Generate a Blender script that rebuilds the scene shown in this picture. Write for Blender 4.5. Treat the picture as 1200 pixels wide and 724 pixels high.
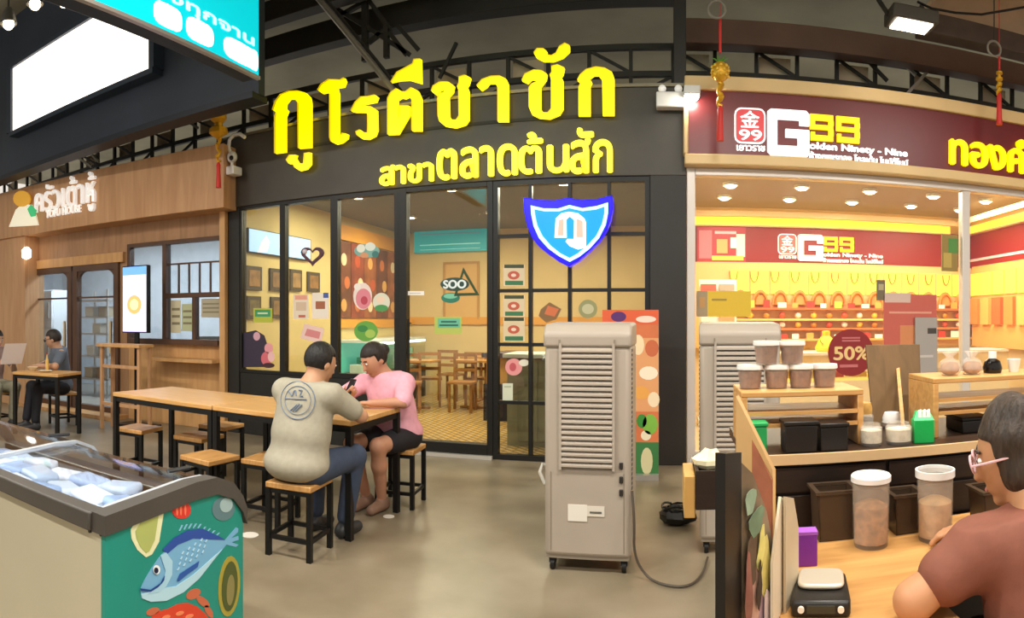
import bpy, bmesh, math, random
import numpy as np
from mathutils import Vector, Matrix
random.seed(7)
R = math.radians
sc = bpy.context.scene
COL = sc.collection
for o in list(bpy.data.objects): bpy.data.objects.remove(o)

# ---------------------------------------------------------------- camera (cylindrical phone panorama)
EYE, F, HOR, PX0 = 1.38, 744.0, 374.0, 780.0
cam = bpy.data.cameras.new('camera'); camo = bpy.data.objects.new('camera', cam); COL.objects.link(camo)
camo.location = (0, 0, EYE); camo.rotation_euler = (math.pi/2, 0, (PX0-600)/F)
cam.type = 'PANO'; cam.clip_start = .05; cam.clip_end = 200
cc = cam if hasattr(cam, 'panorama_type') else cam.cycles
cc.panorama_type = 'CENTRAL_CYLINDRICAL'
cc.central_cylindrical_range_u_min = -600/F; cc.central_cylindrical_range_u_max = 600/F
cc.central_cylindrical_range_v_min = -(724-HOR)/F; cc.central_cylindrical_range_v_max = HOR/F
cc.central_cylindrical_radius = 1.0
sc.camera = camo

# ---------------------------------------------------------------- world and view
w = bpy.data.worlds.new('evening'); sc.world = w; w.use_nodes = True
w.node_tree.nodes['Background'].inputs[0].default_value = (1.0, .92, .82, 1)
w.node_tree.nodes['Background'].inputs[1].default_value = .7
vs = sc.view_settings; vs.view_transform = 'Standard'; vs.look = 'None'; vs.gamma = 1; vs.use_curve_mapping = False
vs.exposure = 0.35
sc.cycles.use_denoising = True
sc.cycles.max_bounces = 8; sc.cycles.transparent_max_bounces = 12; sc.cycles.diffuse_bounces = 3
sc.cycles.sample_clamp_indirect = 6; sc.cycles.caustics_reflective = False; sc.cycles.caustics_refractive = False

def area(name, loc, size, power, col, rot=(0, 0, 0), parent=None, shape='RECTANGLE', spread=180):
    l = bpy.data.lights.new(name, 'AREA'); l.shape = shape; l.size = size[0]; l.size_y = size[1]; l.energy = power; l.color = col
    l.spread = R(spread)
    o = bpy.data.objects.new(name, l); COL.objects.link(o); o.location = loc; o.rotation_euler = rot
    if parent: o.parent = parent
    return o
WARM = (1.0, .90, .70); NEUT = (1.0, .95, .87); COOL = (.85, .93, 1.0)
# (lamps themselves are built with their fixtures further down: LAMPS gives place, size, power, colour)
FILL_LAMPS_STREET = [(-5.6, 1.6), (-2.4, 1.6), (.8, 1.6), (3.6, 1.8), (-5.6, -1.6), (-2.4, -1.6), (.8, -1.6), (3.6, -1.6)]  # unseen lamps, added to light the walkway and roof
P_STREET, P_TEA, P_GOLD, P_KITCHEN = 92, 30, 62, 45

# ---------------------------------------------------------------- helpers
def lin(c):
    return c/12.92 if c <= .04045 else ((c+.055)/1.055)**2.4
def hx(h, a=1.0):
    h = h.lstrip('#'); return tuple(lin(int(h[i:i+2], 16)/255) for i in (0, 2, 4)) + (a,)
_mats = {}
def mat(col, rough=.55, metal=0.0, var=0.0, scale=6.0, bump=0.0, emit=0.0, spec=.4, kind='noise', col2=None, stretch=(1, 1, 1), ecol=None, coat=0, sss=0):
    key = (col, rough, metal, var, scale, bump, emit, spec, kind, col2, stretch, ecol, coat, sss)
    if key in _mats: return _mats[key]
    m = bpy.data.materials.new('mat_%d' % len(_mats)); m.use_nodes = True; nt = m.node_tree; N = nt.nodes; L = nt.links
    b = N['Principled BSDF']; c = hx(col)
    b.inputs['Base Color'].default_value = c; b.inputs['Roughness'].default_value = rough; b.inputs['Metallic'].default_value = metal
    b.inputs['Specular IOR Level'].default_value = spec; b.inputs['Coat Weight'].default_value = coat
    if sss: b.inputs['Subsurface Weight'].default_value = sss; b.inputs['Subsurface Radius'].default_value = (.012, .005, .003)
    if emit:
        b.inputs['Emission Color'].default_value = hx(ecol) if ecol else c; b.inputs['Emission Strength'].default_value = emit
    if var or bump:
        tc = N.new('ShaderNodeTexCoord'); mp = N.new('ShaderNodeMapping'); L.new(tc.outputs['Object'], mp.inputs[0])
        mp.inputs['Scale'].default_value = stretch
        if kind == 'wood':
            t = N.new('ShaderNodeTexNoise'); t.inputs['Scale'].default_value = scale; t.inputs['Detail'].default_value = 6; t.inputs['Distortion'].default_value = 1.2
        else:
            t = N.new('ShaderNodeTexNoise'); t.inputs['Scale'].default_value = scale; t.inputs['Detail'].default_value = 5
        L.new(mp.outputs[0], t.inputs['Vector'])
        if var:
            rp = N.new('ShaderNodeValToRGB'); L.new(t.outputs['Fac'], rp.inputs[0])
            d = hx(col2) if col2 else tuple(x*(1-var) for x in c[:3])+(1,)
            e = c if col2 else tuple(min(1, x*(1+var*.6)) for x in c[:3])+(1,)
            rp.color_ramp.elements[0].position = .3; rp.color_ramp.elements[0].color = d
            rp.color_ramp.elements[1].position = .7; rp.color_ramp.elements[1].color = e
            L.new(rp.outputs[0], b.inputs['Base Color'])
        if bump:
            bp = N.new('ShaderNodeBump'); bp.inputs['Strength'].default_value = bump; bp.inputs['Distance'].default_value = .01
            L.new(t.outputs['Fac'], bp.inputs['Height']); L.new(bp.outputs[0], b.inputs['Normal'])
    _mats[key] = m
    return m
def glass(tint='#f4f8f4', refl=1.0, rough=.02):
    key = ('glass', tint, refl, rough)
    if key in _mats: return _mats[key]
    m = bpy.data.materials.new('glass_%d' % len(_mats)); m.use_nodes = True; nt = m.node_tree; N = nt.nodes; L = nt.links
    N.remove(N['Principled BSDF']); out = N['Material Output']
    t = N.new('ShaderNodeBsdfTransparent'); t.inputs[0].default_value = hx(tint)
    g = N.new('ShaderNodeBsdfGlossy'); g.inputs['Roughness'].default_value = rough
    fr = N.new('ShaderNodeLayerWeight'); pw = N.new('ShaderNodeMath'); pw.operation = 'POWER'; pw.inputs[1].default_value = 5; L.new(fr.outputs['Facing'], pw.inputs[0])
    mu = N.new('ShaderNodeMath'); mu.operation = 'MULTIPLY_ADD'; mu.inputs[1].default_value = .9*refl; mu.inputs[2].default_value = .04*refl; mu.use_clamp = True; L.new(pw.outputs[0], mu.inputs[0])
    mx = N.new('ShaderNodeMixShader'); L.new(mu.outputs[0], mx.inputs[0]); L.new(t.outputs[0], mx.inputs[1]); L.new(g.outputs[0], mx.inputs[2])
    L.new(mx.outputs[0], out.inputs[0]); _mats[key] = m
    return m
def frosted(col, alpha=.5, rough=.35):
    key = ('frost', col, alpha, rough)
    if key in _mats: return _mats[key]
    m = bpy.data.materials.new('plastic_%d' % len(_mats)); m.use_nodes = True
    b = m.node_tree.nodes['Principled BSDF']; b.inputs['Base Color'].default_value = hx(col); b.inputs['Roughness'].default_value = rough
    b.inputs['Alpha'].default_value = alpha; _mats[key] = m
    return m
WOOD = mat('#d9b07c', .45, var=.3, scale=3.0, kind='wood', col2='#b98b55', stretch=(1, 9, 9))
WOODY = mat('#d9b07c', .45, var=.3, scale=3.0, kind='wood', col2='#b98b55', stretch=(9, 1, 9))
BLACKM = mat('#1d1c1c', .4, .3)
DARK = mat('#33302c', .5, .0, var=.2, scale=3)
ALU = mat('#b9b3ac', .35, .6)
WHITE = mat('#e8e6e2', .5)

def bear(px): return (px-PX0)/F
def P(px, py, rho):                       # point seen at a pixel at horizontal distance rho
    b = bear(px); return Vector((rho*math.sin(b), rho*math.cos(b), EYE-(py-HOR)/F*rho))
def PY(px, py, Y):                        # the same, at depth Y from the camera (shopfronts run along X)
    return P(px, py, Y/math.cos(bear(px)))
def PZ(px, py, z):                        # the same, on a horizontal plane
    return P(px, py, (EYE-z)*F/(py-HOR))
class Frame:
    def __init__(s, o, yaw): s.o = Vector(o); s.ex = Vector((math.cos(yaw), math.sin(yaw), 0)); s.n = Vector((math.sin(yaw), -math.cos(yaw), 0)); s.yaw = yaw
    def pt(s, u, v, d=0): return s.o + s.ex*u + s.n*d + Vector((0, 0, v))
    def uv(s, px, py, d=0):
        b = bear(px); dr = Vector((math.sin(b), math.cos(b), -(py-HOR)/F)); c = Vector((0, 0, EYE))
        t = ((s.o + s.n*d - c).dot(s.n))/dr.dot(s.n); p = c+dr*t
        return (p-s.o).dot(s.ex), p.z
WY = 6.07
MAIN = Frame((0, WY, 0), 0)
def U(px, d=0): return MAIN.uv(px, 374, d)[0]
KF = Frame((math.tan(bear(268))*WY, WY, 0), .12)

class MB:
    def __init__(s): s.v = []; s.f = []
    def add(s, vs, fs):
        n = len(s.v); s.v += [tuple(v) for v in vs]; s.f += [tuple(i+n for i in f) for f in fs]; return s
    def box(s, a, b):
        (x0, y0, z0), (x1, y1, z1) = [min(p, q) for p, q in zip(a, b)], [max(p, q) for p, q in zip(a, b)]
        return s.add([(x0,y0,z0),(x1,y0,z0),(x1,y1,z0),(x0,y1,z0),(x0,y0,z1),(x1,y0,z1),(x1,y1,z1),(x0,y1,z1)],
                     [(0,3,2,1),(4,5,6,7),(0,1,5,4),(1,2,6,5),(2,3,7,6),(3,0,4,7)])
    def fbox(s, fr, u0, u1, v0, v1, d0, d1):      # box in a wall frame
        if u0 > u1: u0, u1 = u1, u0
        if v0 > v1: v0, v1 = v1, v0
        if d0 > d1: d0, d1 = d1, d0
        q = [fr.pt(u, v, d) for v in (v0, v1) for u, d in ((u0, d1), (u1, d1), (u1, d0), (u0, d0))]
        return s.add(q, [(0,3,2,1),(4,5,6,7),(0,1,5,4),(1,2,6,5),(2,3,7,6),(3,0,4,7)])
    def bar(s, p, q, w, h=None, up=(0, 0, 1)):
        h = h or w; p = Vector(p); q = Vector(q); d = (q-p).normalized(); u = Vector(up)
        if abs(d.dot(u)) > .98: u = Vector((0, 1, 0))
        a = d.cross(u).normalized()*w/2; b = a.cross(d).normalized()*h/2
        vs = [e+x*a+y*b for e in (p, q) for x, y in ((-1, -1), (1, -1), (1, 1), (-1, 1))]
        return s.add(vs, [(0,3,2,1),(4,5,6,7),(0,1,5,4),(1,2,6,5),(2,3,7,6),(3,0,4,7)])
    def cyl(s, p, q, r, r2=None, n=12, caps=True):
        r2 = r if r2 is None else r2; p = Vector(p); q = Vector(q); d = (q-p).normalized()
        u = Vector((1, 0, 0)) if abs(d.x) < .9 else Vector((0, 1, 0)); a = d.cross(u).normalized(); b = d.cross(a)
        vs = [p+(a*math.cos(t)+b*math.sin(t))*r for t in [i*2*math.pi/n for i in range(n)]] + [q+(a*math.cos(t)+b*math.sin(t))*r2 for t in [i*2*math.pi/n for i in range(n)]]
        fs = [(i, n+i, n+(i+1) % n, (i+1) % n) for i in range(n)]
        if caps: fs += [tuple(range(n)), tuple(range(2*n-1, n-1, -1))]
        return s.add(vs, fs)
    def tube(s, pts, r, n=8):
        pts = [Vector(p) for p in pts]; rings = []; prev = None
        for i, p in enumerate(pts):
            d = (pts[min(i+1, len(pts)-1)]-pts[max(i-1, 0)]).normalized()
            u = prev if prev is not None else (Vector((0, 0, 1)) if abs(d.z) < .9 else Vector((1, 0, 0)))
            a = (u-d*u.dot(d)).normalized(); prev = a; b = d.cross(a); rr = r[i] if isinstance(r, (list, tuple)) else r
            rings.append([p+(a*math.cos(t)+b*math.sin(t))*rr for t in [k*2*math.pi/n for k in range(n)]])
        vs = [v for rg in rings for v in rg]; fs = []
        for i in range(len(pts)-1):
            for k in range(n): fs.append((i*n+k, i*n+(k+1) % n, (i+1)*n+(k+1) % n, (i+1)*n+k))
        fs += [tuple(range(n-1, -1, -1)), tuple(range((len(pts)-1)*n, len(pts)*n))]
        return s.add(vs, fs)
    def lathe(s, prof, c=(0, 0, 0), n=20, sx=1, sy=1):
        c = Vector(c); vs = []; m = len(prof)
        for i in range(n):
            t = i*2*math.pi/n
            for r, z in prof: vs.append(c+Vector((r*sx*math.cos(t), r*sy*math.sin(t), z)))
        fs = []
        for i in range(n):
            j = (i+1) % n
            for k in range(m-1): fs.append((i*m+k, j*m+k, j*m+k+1, i*m+k+1))
        if prof[0][0] > 1e-6: fs.append(tuple(i*m for i in range(n-1, -1, -1)))
        if prof[-1][0] > 1e-6: fs.append(tuple(i*m+m-1 for i in range(n)))
        return s.add(vs, fs)
    def ell(s, c, r, n=14, m=9, rot=None):
        c = Vector(c); vs = []; fs = []
        r = (r, r, r) if not hasattr(r, '__len__') else r
        for j in range(1, m):
            ph = math.pi*j/m
            for i in range(n):
                t = 2*math.pi*i/n; p = Vector((r[0]*math.sin(ph)*math.cos(t), r[1]*math.sin(ph)*math.sin(t), r[2]*math.cos(ph)))
                vs.append(c+(rot@p if rot else p))
        top = Vector((0, 0, r[2])); vs.append(c+(rot@top if rot else top)); vs.append(c-(rot@top if rot else top))
        for j in range(m-2):
            for i in range(n): fs.append((j*n+i, (j+1)*n+i, (j+1)*n+(i+1) % n, j*n+(i+1) % n))
        T = (m-1)*n
        for i in range(n): fs.append((T, i, (i+1) % n)); fs.append((T+1, (m-2)*n+(i+1) % n, (m-2)*n+i))
        return s.add(vs, fs)
    def prism(s, pts, off):                # any planar outline given in 3D, thickened along off
        pts = [Vector(p) for p in pts]; off = Vector(off); n = len(pts)
        nrm = Vector((0, 0, 0))
        for i in range(n): nrm += pts[i].cross(pts[(i+1) % n])
        if nrm.dot(off) < 0: pts = pts[::-1]
        vs = pts+[p+off for p in pts]
        fs = [tuple(range(n-1, -1, -1)), tuple(range(n, 2*n))]+[(i, (i+1) % n, n+(i+1) % n, n+i) for i in range(n)]
        return s.add(vs, fs)
    def ring(s, outer, inner, off):        # outline with a hole (same number of points)
        o = [Vector(p) for p in outer]; q = [Vector(p) for p in inner]; off = Vector(off); n = len(o)
        vs = o+q+[p+off for p in o]+[p+off for p in q]; fs = []
        for i in range(n):
            j = (i+1) % n
            fs += [(i, j, n+j, n+i), (2*n+i, 3*n+i, 3*n+j, 2*n+j), (i, 2*n+i, 2*n+j, j), (n+i, n+j, 3*n+j, 3*n+i)]
        return s.add(vs, fs)
    def build(s, name, m, parent=None, world=False, bevel=0, seg=2, ang=35, recalc=False):
        vs = s.v
        if world and parent is not None:
            inv = wmat(parent).inverted(); vs = [inv@Vector(v) for v in vs]
        me = bpy.data.meshes.new(name); me.from_pydata([tuple(v) for v in vs], [], s.f)
        if recalc:
            bm = bmesh.new(); bm.from_mesh(me); bmesh.ops.recalc_face_normals(bm, faces=bm.faces); bm.to_mesh(me); bm.free()
        me.materials.append(m)
        me.polygons.foreach_set('use_smooth', [True]*len(me.polygons)); me.set_sharp_from_angle(angle=R(ang))
        o = bpy.data.objects.new(name, me); COL.objects.link(o)
        if parent is not None: o.parent = parent
        if bevel:
            b = o.modifiers.new('bevel', 'BEVEL'); b.width = bevel; b.segments = seg; b.limit_method = 'ANGLE'; b.angle_limit = R(40); b.harden_normals = False
        return o
def wmat(o):
    m = o.matrix_basis.copy()
    while o.parent: o = o.parent; m = o.matrix_basis@m
    return m
def tag(o, label=None, cat=None, group=None, kind=None):
    if label: o['label'] = label
    if cat: o['category'] = cat
    if group: o['group'] = group
    if kind: o['kind'] = kind
    return o
def thing(name, label, cat, loc=(0, 0, 0), rz=0, group=None, kind=None):
    o = bpy.data.objects.new(name, None); COL.objects.link(o); o.empty_display_size = .1
    o.location = loc; o.rotation_euler = (0, 0, rz)
    if kind: o['kind'] = kind; o['label'] = label
    else: tag(o, label, cat, group)
    return o
def copy_tree(o, parent=None):
    c = o.copy(); COL.objects.link(c)
    if parent is not None: c.parent = parent
    for ch in [x for x in bpy.data.objects if x.parent == o and x.name in COL.objects and x != c]: copy_tree(ch, c)
    return c
def struct(name, mb, m, label, **k):
    o = mb.build(name, m, **k); o['kind'] = 'structure'; o['label'] = label; return o
_tc = {}
def glyphs(s, extrude):                      # outline of a line of text as (verts, faces), height of a capital about .7
    key = (s, extrude)
    if key in _tc: return _tc[key]
    c = bpy.data.curves.new('t', 'FONT'); c.body = s; c.size = 1; c.extrude = extrude; c.resolution_u = 4
    o = bpy.data.objects.new('t', c); COL.objects.link(o); bpy.context.view_layer.update()
    me = o.evaluated_get(bpy.context.evaluated_depsgraph_get()).to_mesh()
    vs = [v.co.copy() for v in me.vertices]; fs = [tuple(p.vertices) for p in me.polygons]
    bpy.data.objects.remove(o); bpy.data.curves.remove(c)
    _tc[key] = (vs, fs); return vs, fs
def text(s, name, m, parent, fr, u0, u1, v0, v1, d, depth=.006, bold=0, slope=0, box=None):
    """lettering set in a wall frame, filling u0..u1 by v0..v1, its back at distance d in front of the wall"""
    vs, fs = glyphs(s, .5)
    xs = [v.x for v in vs]; ys = [v.y for v in vs]; x0, x1, y0, y1 = min(xs), max(xs), min(ys), max(ys)
    mb = MB(); reps = [0] if not bold else [-bold, 0, bold]
    sh = [(a, 0) for a in reps] + ([(0, bold*.7), (0, -bold*.7)] if bold else [])
    for k, (a, b) in enumerate(sh):
        pts = []
        for v in vs:
            u = u0+(v.x-x0)/(x1-x0)*(u1-u0)+a; q = v0+(v.y-y0)/(y1-y0)*(v1-v0)+b
            pts.append(fr.pt(u, q+slope*(u-u0), d+(v.z+.5)*depth+k*.0004))
        mb.add(pts, fs)
    return mb.build(name, m, parent, world=True)
# ================================================================ the setting
CONC = mat('#958772', .32, var=.28, scale=1.6, bump=.08, col2='#70644f', spec=.5)
struct('floor', MB().box((-16, -8, -.12), (12, WY+.06, 0)), CONC, 'polished concrete walkway floor')
ROOF = mat('#8a8672', .75, var=.3, scale=.7)
struct('ceiling', MB().box((-18, -8, 5.9), (13, 15, 6.0)), ROOF, 'dark grey metal roof over the market')
ATTIC = mat('#524e42', .8, var=.35, scale=.9)
struct('wall_back', MB().box((-18, 13.4, 3.1), (13, 13.5, 5.9)), ATTIC, 'dim rear wall above the shops')
BEAM = mat('#35332d', .6, .1, var=.2, scale=2)
def beam(px, py, Y, h, wd, x0, x1, m, label):
    z = PY(px, py, Y).z; o = MB().box((x0, Y, z), (x1, Y+wd, z+h)).build('roof_beam', m, bevel=.01); tag(o, label, 'beam')
beam(470, 30, 7.2, .30, .22, -12, .1, BEAM, 'dark steel roof beam above the yellow letters, lower of two')
beam(340, 16, 6.5, .26, .2, -12, -.6, BEAM, 'dark steel roof beam above the yellow letters, higher of two')
beam(1000, 64, 6.55, .26, .18, .12, 8, mat('#6a4f42', .5, var=.2, scale=2), 'brown boxed beam above the gold shop truss')
beam(1000, 22, 5.6, .2, .2, 2.4, 8, mat('#4a3b32', .6, var=.2), 'dark beam carrying the flood lamp')
o = MB().box((2.75, 3.6, 4.74), (7.2, 6.42, 4.80)).build('ceiling_board', mat('#e6c096', .6, var=.15, scale=2)); tag(o, 'tan ceiling board at the top right corner', 'ceiling board')
# cables sagging over the ceiling board
o = MB().tube([PY(1075, 2, 5.3)+Vector((0, 0, 0)), PY(1092, 10, 5.3), PY(1120, 15, 5.3), PY(1150, 17, 5.3), PY(1180, 12, 5.3), PY(1215, 6, 5.3)], .012, 6).build('sagging_wire', BLACKM); tag(o, 'black cable sagging below the tan ceiling board', 'cable')

# long roof truss behind the shop fronts, and a cross truss
STEEL = mat('#3b3a35', .5, .3, var=.2, scale=3); SILVER = mat('#a9a59a', .35, .6)
tr = thing('roof_truss', 'long dark steel lattice truss running behind all shop signs', 'truss', (0, 6.95, 3.75))
for z in (3.78, 4.06, 4.36): MB().box((-13, 6.92, z-.03), (8, 6.98, z+.03)).build('chord', STEEL, tr, world=True)
vert = None
for i, x in enumerate(np.arange(-12.8, 8, .46)):
    MB().box((x-.02, 6.925, 3.78), (x+.02, 6.975, 4.36)).build('web_post', STEEL, tr, world=True)
    if i % 2: MB().bar((x, 6.95, 3.8), (x+.46, 6.95, 4.04), .03).build('web_diagonal', STEEL, tr, world=True)
    else: MB().bar((x, 6.95, 4.34), (x+.46, 6.95, 4.08), .03).build('web_diagonal', STEEL, tr, world=True)
LIT_WALL = mat('#d8c4a4', .7, var=.2, scale=2)
for k, x in enumerate(np.arange(-12.8, 7.8, .92)):
    if -1 < x < .0: continue
    o = MB().box((x+.04, 7.02, 4.1), (x+.40, 7.05, 4.31)).build('lit_wall_panel', LIT_WALL, tr, world=True)  # pale boards standing in for lit wall glimpsed between the webs
for (a, b, Y) in [((1055, 70), (1073, 88), 6.8), ((1096, 74), (1063, 110), 6.75), ((1012, 66), (1040, 95), 6.85), ((70, 170), (108, 196), 6.8), ((110, 160), (92, 178), 6.8), ((96, 170), (116, 190), 6.8), ((205, 132), (232, 150), 6.8), ((515, 92), (535, 50), 6.8)]:
    MB().bar(PY(*a, Y), PY(*b, Y), .035).build('brace', SILVER if Y < 6.83 and a[0] != 515 else STEEL, tr, world=True)
ct = thing('roof_truss', 'dark cross truss at the top centre running away from the camera', 'truss', (-3.0, 6.0, 4.6))
q = [PY(385, -8, 5.2), PY(427, -6, 5.4), PY(463, 26, 7.4), PY(427, 62, 7.4)]
MB().bar(PY(428, -10, 6.8), PY(428, 72, 6.8), .07).build('post', STEEL, ct, world=True)
MB().bar(PY(453, 30, 6.8), PY(453, 68, 6.8), .06).build('post', STEEL, ct, world=True)
for a, b in [((370, -4), (480, 64)), ((432, 0), (400, 18)), ((432, 0), (458, 36)), ((453, 34), (432, 50)), ((453, 34), (476, 64)), ((466, 30), (490, 58)), ((395, -4), (395, 22))]:
    MB().bar(PY(*a, 6.8), PY(*b, 6.8), .05).build('diagonal', STEEL, ct, world=True)
ds = thing('diagonal_strut', 'thin silver diagonal strut crossing behind the yellow letters', 'strut', PY(463, 108, 6.6))
MB().cyl(PY(464, 109, 6.3)+(PY(366, -10, 6.3)-PY(464, 109, 6.3))*1.75, PY(464, 109, 6.3), .035, n=10).build('rod', SILVER, ds, world=True)
MB().cyl(PY(470, 107, 6.35)+(PY(374, -10, 6.35)-PY(470, 107, 6.35))*1.75, PY(470, 107, 6.35), .02, n=8).build('thin_rod', STEEL, ds, world=True)

# ---------------------------------------------------------------- tea shop front (black)
XL, XR, XP = U(276), U(762), U(804)
SHOP = mat('#47423a', .45, var=.18, scale=2.2, spec=.45)
ZT = 2.74; ZF = 3.58
struct('wall_front', MB().box((XL-.2, WY-.06, ZT), (XP, WY+.14, ZF)), SHOP, 'black sign panel of the tea shop', bevel=.008)
struct('trim_1', MB().box((XL-.2, WY-.075, ZF), (XP, WY+.14, ZF+.03)), mat('#8b8472', .3, .5), 'thin metal cap along the top of the black sign panel')
struct('wall_right', MB().box((XR, WY-.08, 0), (XP, WY+.2, ZT)).box((XP-.12, WY-.02, ZT), (XP, WY+.2, 4.6)), mat('#2e2b28', .5, var=.15, scale=2), 'black pillar between the two shops', bevel=.006)
struct('wall_left', MB().box((XL-.2, WY-.05, 0), (U(283), WY+.1, ZT)), mat('#262522', .5, var=.15), 'black jamb at the left of the tea shop', bevel=.005)
struct('wall_front', MB().box((U(283), WY-.03, 0), (U(470), WY+.1, .74)), mat('#23221f', .45, var=.15), 'black panel under the tea shop windows', bevel=.006)
FRM = mat('#1f1e1c', .4, .2)
GL = glass('#f6f8f2', 1.1)
def window(n, x0, x1, z0, z1, t, label, cols=(), rows=()):
    w = thing('window_%d' % n, label, 'window', ((x0+x1)/2, WY, z0), kind='structure')
    mb = MB().box((x0, WY-.04, z0), (x0+t, WY+.04, z1)).box((x1-t, WY-.04, z0), (x1, WY+.04, z1)).box((x0+t, WY-.04, z0), (x1-t, WY+.04, z0+t)).box((x0+t, WY-.04, z1-t), (x1-t, WY+.04, z1))
    mb.build('frame', FRM, w, world=True)
    xs = [x0+t]+list(cols)+[x1-t]; zs = [z0+t]+list(rows)+[z1-t]; g = .017
    for c in cols: MB().box((c-g, WY-.035, z0+t), (c+g, WY+.035, z1-t)).build('mullion', FRM, w, world=True)
    for r in rows:
        for i in range(len(xs)-1):
            MB().box((xs[i]+(g if i else 0), WY-.03, r-g), (xs[i+1]-(g if i < len(xs)-2 else 0), WY+.03, r+g)).build('glazing_bar', FRM, w, world=True)
    for i in range(len(xs)-1):
        for j in range(len(zs)-1):
            MB().box((xs[i]+(g if i else 0), WY-.005, zs[j]+(g if j else 0)), (xs[i+1]-(g if i < len(xs)-2 else 0), WY+.005, zs[j+1]-(g if j < len(zs)-2 else 0))).build('pane', GL, w, world=True)
    return w
window(1, U(283), U(333), .74, ZT, .035, 'tall tea shop window with framed pictures behind it')
window(2, U(333), U(393), .74, ZT, .04, 'tall tea shop window with the heart wreath')
window(3, U(393), U(469), .74, ZT, .05, 'tall tea shop window before the menu wall')
zr = [MAIN.uv(670, y)[1] for y in (473, 404, 340, 275)]
window(4, U(579), U(762), 0, ZT, .05, 'gridded tea shop window behind the air cooler', [U(622), U(668), U(714)], zr)
dr = thing('door_1', 'glass entrance door of the tea shop', 'door', ((U(469)+U(579))/2, WY, 0), kind='structure')
x0, x1 = U(469), U(579)
MB().box((x0, WY-.05, 0), (x0+.09, WY+.05, ZT)).box((x1-.06, WY-.05, 0), (x1, WY+.05, ZT)).box((x0+.09, WY-.05, ZT-.05), (x1-.06, WY+.05, ZT)).box((x0+.09, WY-.05, .02), (x1-.06, WY+.05, .14)).build('frame', FRM, dr, world=True, bevel=.004)
MB().box((x0+.09, WY-.006, .14), (x1-.06, WY+.006, ZT-.05)).build('pane', GL, dr, world=True)
MB().box((x0, WY-.09, 0), (x1, WY-.05, .035)).build('threshold', mat('#cfcac0', .35, .4), dr, world=True)
MB().cyl((x0+.12, WY-.06, .98), (x0+.12, WY-.06, 1.38), .013).cyl((x0+.12, WY-.06, 1.02), (x0+.12, WY-.01, 1.02), .009).cyl((x0+.12, WY-.06, 1.34), (x0+.12, WY-.01, 1.34), .009).build('handle', mat('#0f0f0f', .3), dr, world=True)

# ---------------------------------------------------------------- kitchen shop front (wood), slightly turned
KW = mat('#cda075', .5, var=.16, scale=2.0, kind='wood', col2='#bb8c62', stretch=(5, 5, .5))
KW2 = mat('#b48b66', .5, var=.16, scale=2.0, kind='wood', col2='#9e7652', stretch=(5, 5, .5))
KWL = mat('#d3a56f', .5, var=.14, scale=2.0, kind='wood', col2='#c08f5a', stretch=(5, 5, .5))
KB = mat('#5a3f2e', .5, var=.2, scale=4)
def ku(px, py=374, d=0): return KF.uv(px, py, d)[0]
def kz(px, py, d=0): return KF.uv(px, py, d)[1]
fz0, fz1 = kz(137, 259, .35), kz(137, 193, .35)
kl = ku(-60)
struct('wall_front', MB().fbox(KF, kl, ku(262, 374, .35), fz0, fz1, -.05, .35), KW, 'wood sign fascia of the kitchen restaurant', bevel=.006)
wz0, wz1, dz1 = kz(225, 404), kz(207, 281), kz(87, 312)
wx0, wx1, dx0, dx1 = ku(151), ku(263), ku(33), ku(141)
struct('wall_right', MB().fbox(KF, ku(263), .02, 0, fz1, -.1, .12), KWL, 'pale wood pilaster beside the tea shop', bevel=.006)
struct('wall_left', MB().fbox(KF, kl, ku(29, 374, .3), 0, fz0, -.1, .3), KW, 'wood pillar at the left edge', bevel=.006)
struct('wall_front', MB().fbox(KF, kl, ku(263), wz1, fz0+.2, -.1, 0).fbox(KF, kl, wx0, dz1, wz1, -.1, 0).fbox(KF, ku(-10), dx0, 0, dz1, -.1, 0).fbox(KF, dx1, wx0, 0, dz1, -.1, 0), KW2, 'brown wood wall over the restaurant doors')
struct('wall_front', MB().fbox(KF, wx0, ku(263), 0, wz0, -.1, 0), KWL, 'pale wood panelling under the restaurant window')
struct('trim_2', MB().fbox(KF, dx0-.1, dx1+.1, dz1, dz1+.14, 0, .06), KWL, 'pale wood lintel over the restaurant doors', bevel=.004)
GK = glass('#eef3f4', 1.3)
w = thing('window_5', 'brown framed restaurant window with upper and sliding lower panes', 'window', KF.pt((wx0+wx1)/2, wz0, 0), kind='structure')
t = .05; zm = kz(228, 343); cx = ku(197); sx = ku(229)
MB().fbox(KF, wx0, wx0+t, wz0, wz1, -.06, .04).fbox(KF, wx1-t, wx1, wz0, wz1, -.06, .04).fbox(KF, wx0+t, wx1-t, wz1-t, wz1, -.06, .04).fbox(KF, wx0+t, wx1-t, wz0, wz0+.07, -.06, .08).build('frame', KB, w, world=True)
MB().fbox(KF, cx-.06, cx, wz0+.07, wz1-t, -.06, .05).build('mullion', KB, w, world=True)
MB().fbox(KF, cx, wx1-t, zm-.06, zm, -.06, .05).build('transom_bar', KB, w, world=True)
MB().fbox(KF, sx-.025, sx+.025, wz0+.07, zm-.06, -.05, .04).build('sash_bar', KB, w, world=True)
for k in range(1, 5):
    u = cx+(wx1-t-cx)*k/5; MB().fbox(KF, u-.008, u+.008, zm, zm+(wz1-zm)*.55, -.03, .0).build('glazing_bar', KB, w, world=True)
MB().fbox(KF, cx, wx1-t, zm+(wz1-zm)*.55-.01, zm+(wz1-zm)*.55+.01, -.03, .005).build('glazing_bar', KB, w, world=True)
for a in [(wx0+t, cx-.06, wz0+.07, wz1-t), (cx, wx1-t, zm, wz1-t), (cx, sx-.025, wz0+.07, zm-.06), (sx+.025, wx1-t, wz0+.07, zm-.06)]:
    MB().fbox(KF, *a, -.015, -.005).build('pane', GK, w, world=True)
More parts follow.
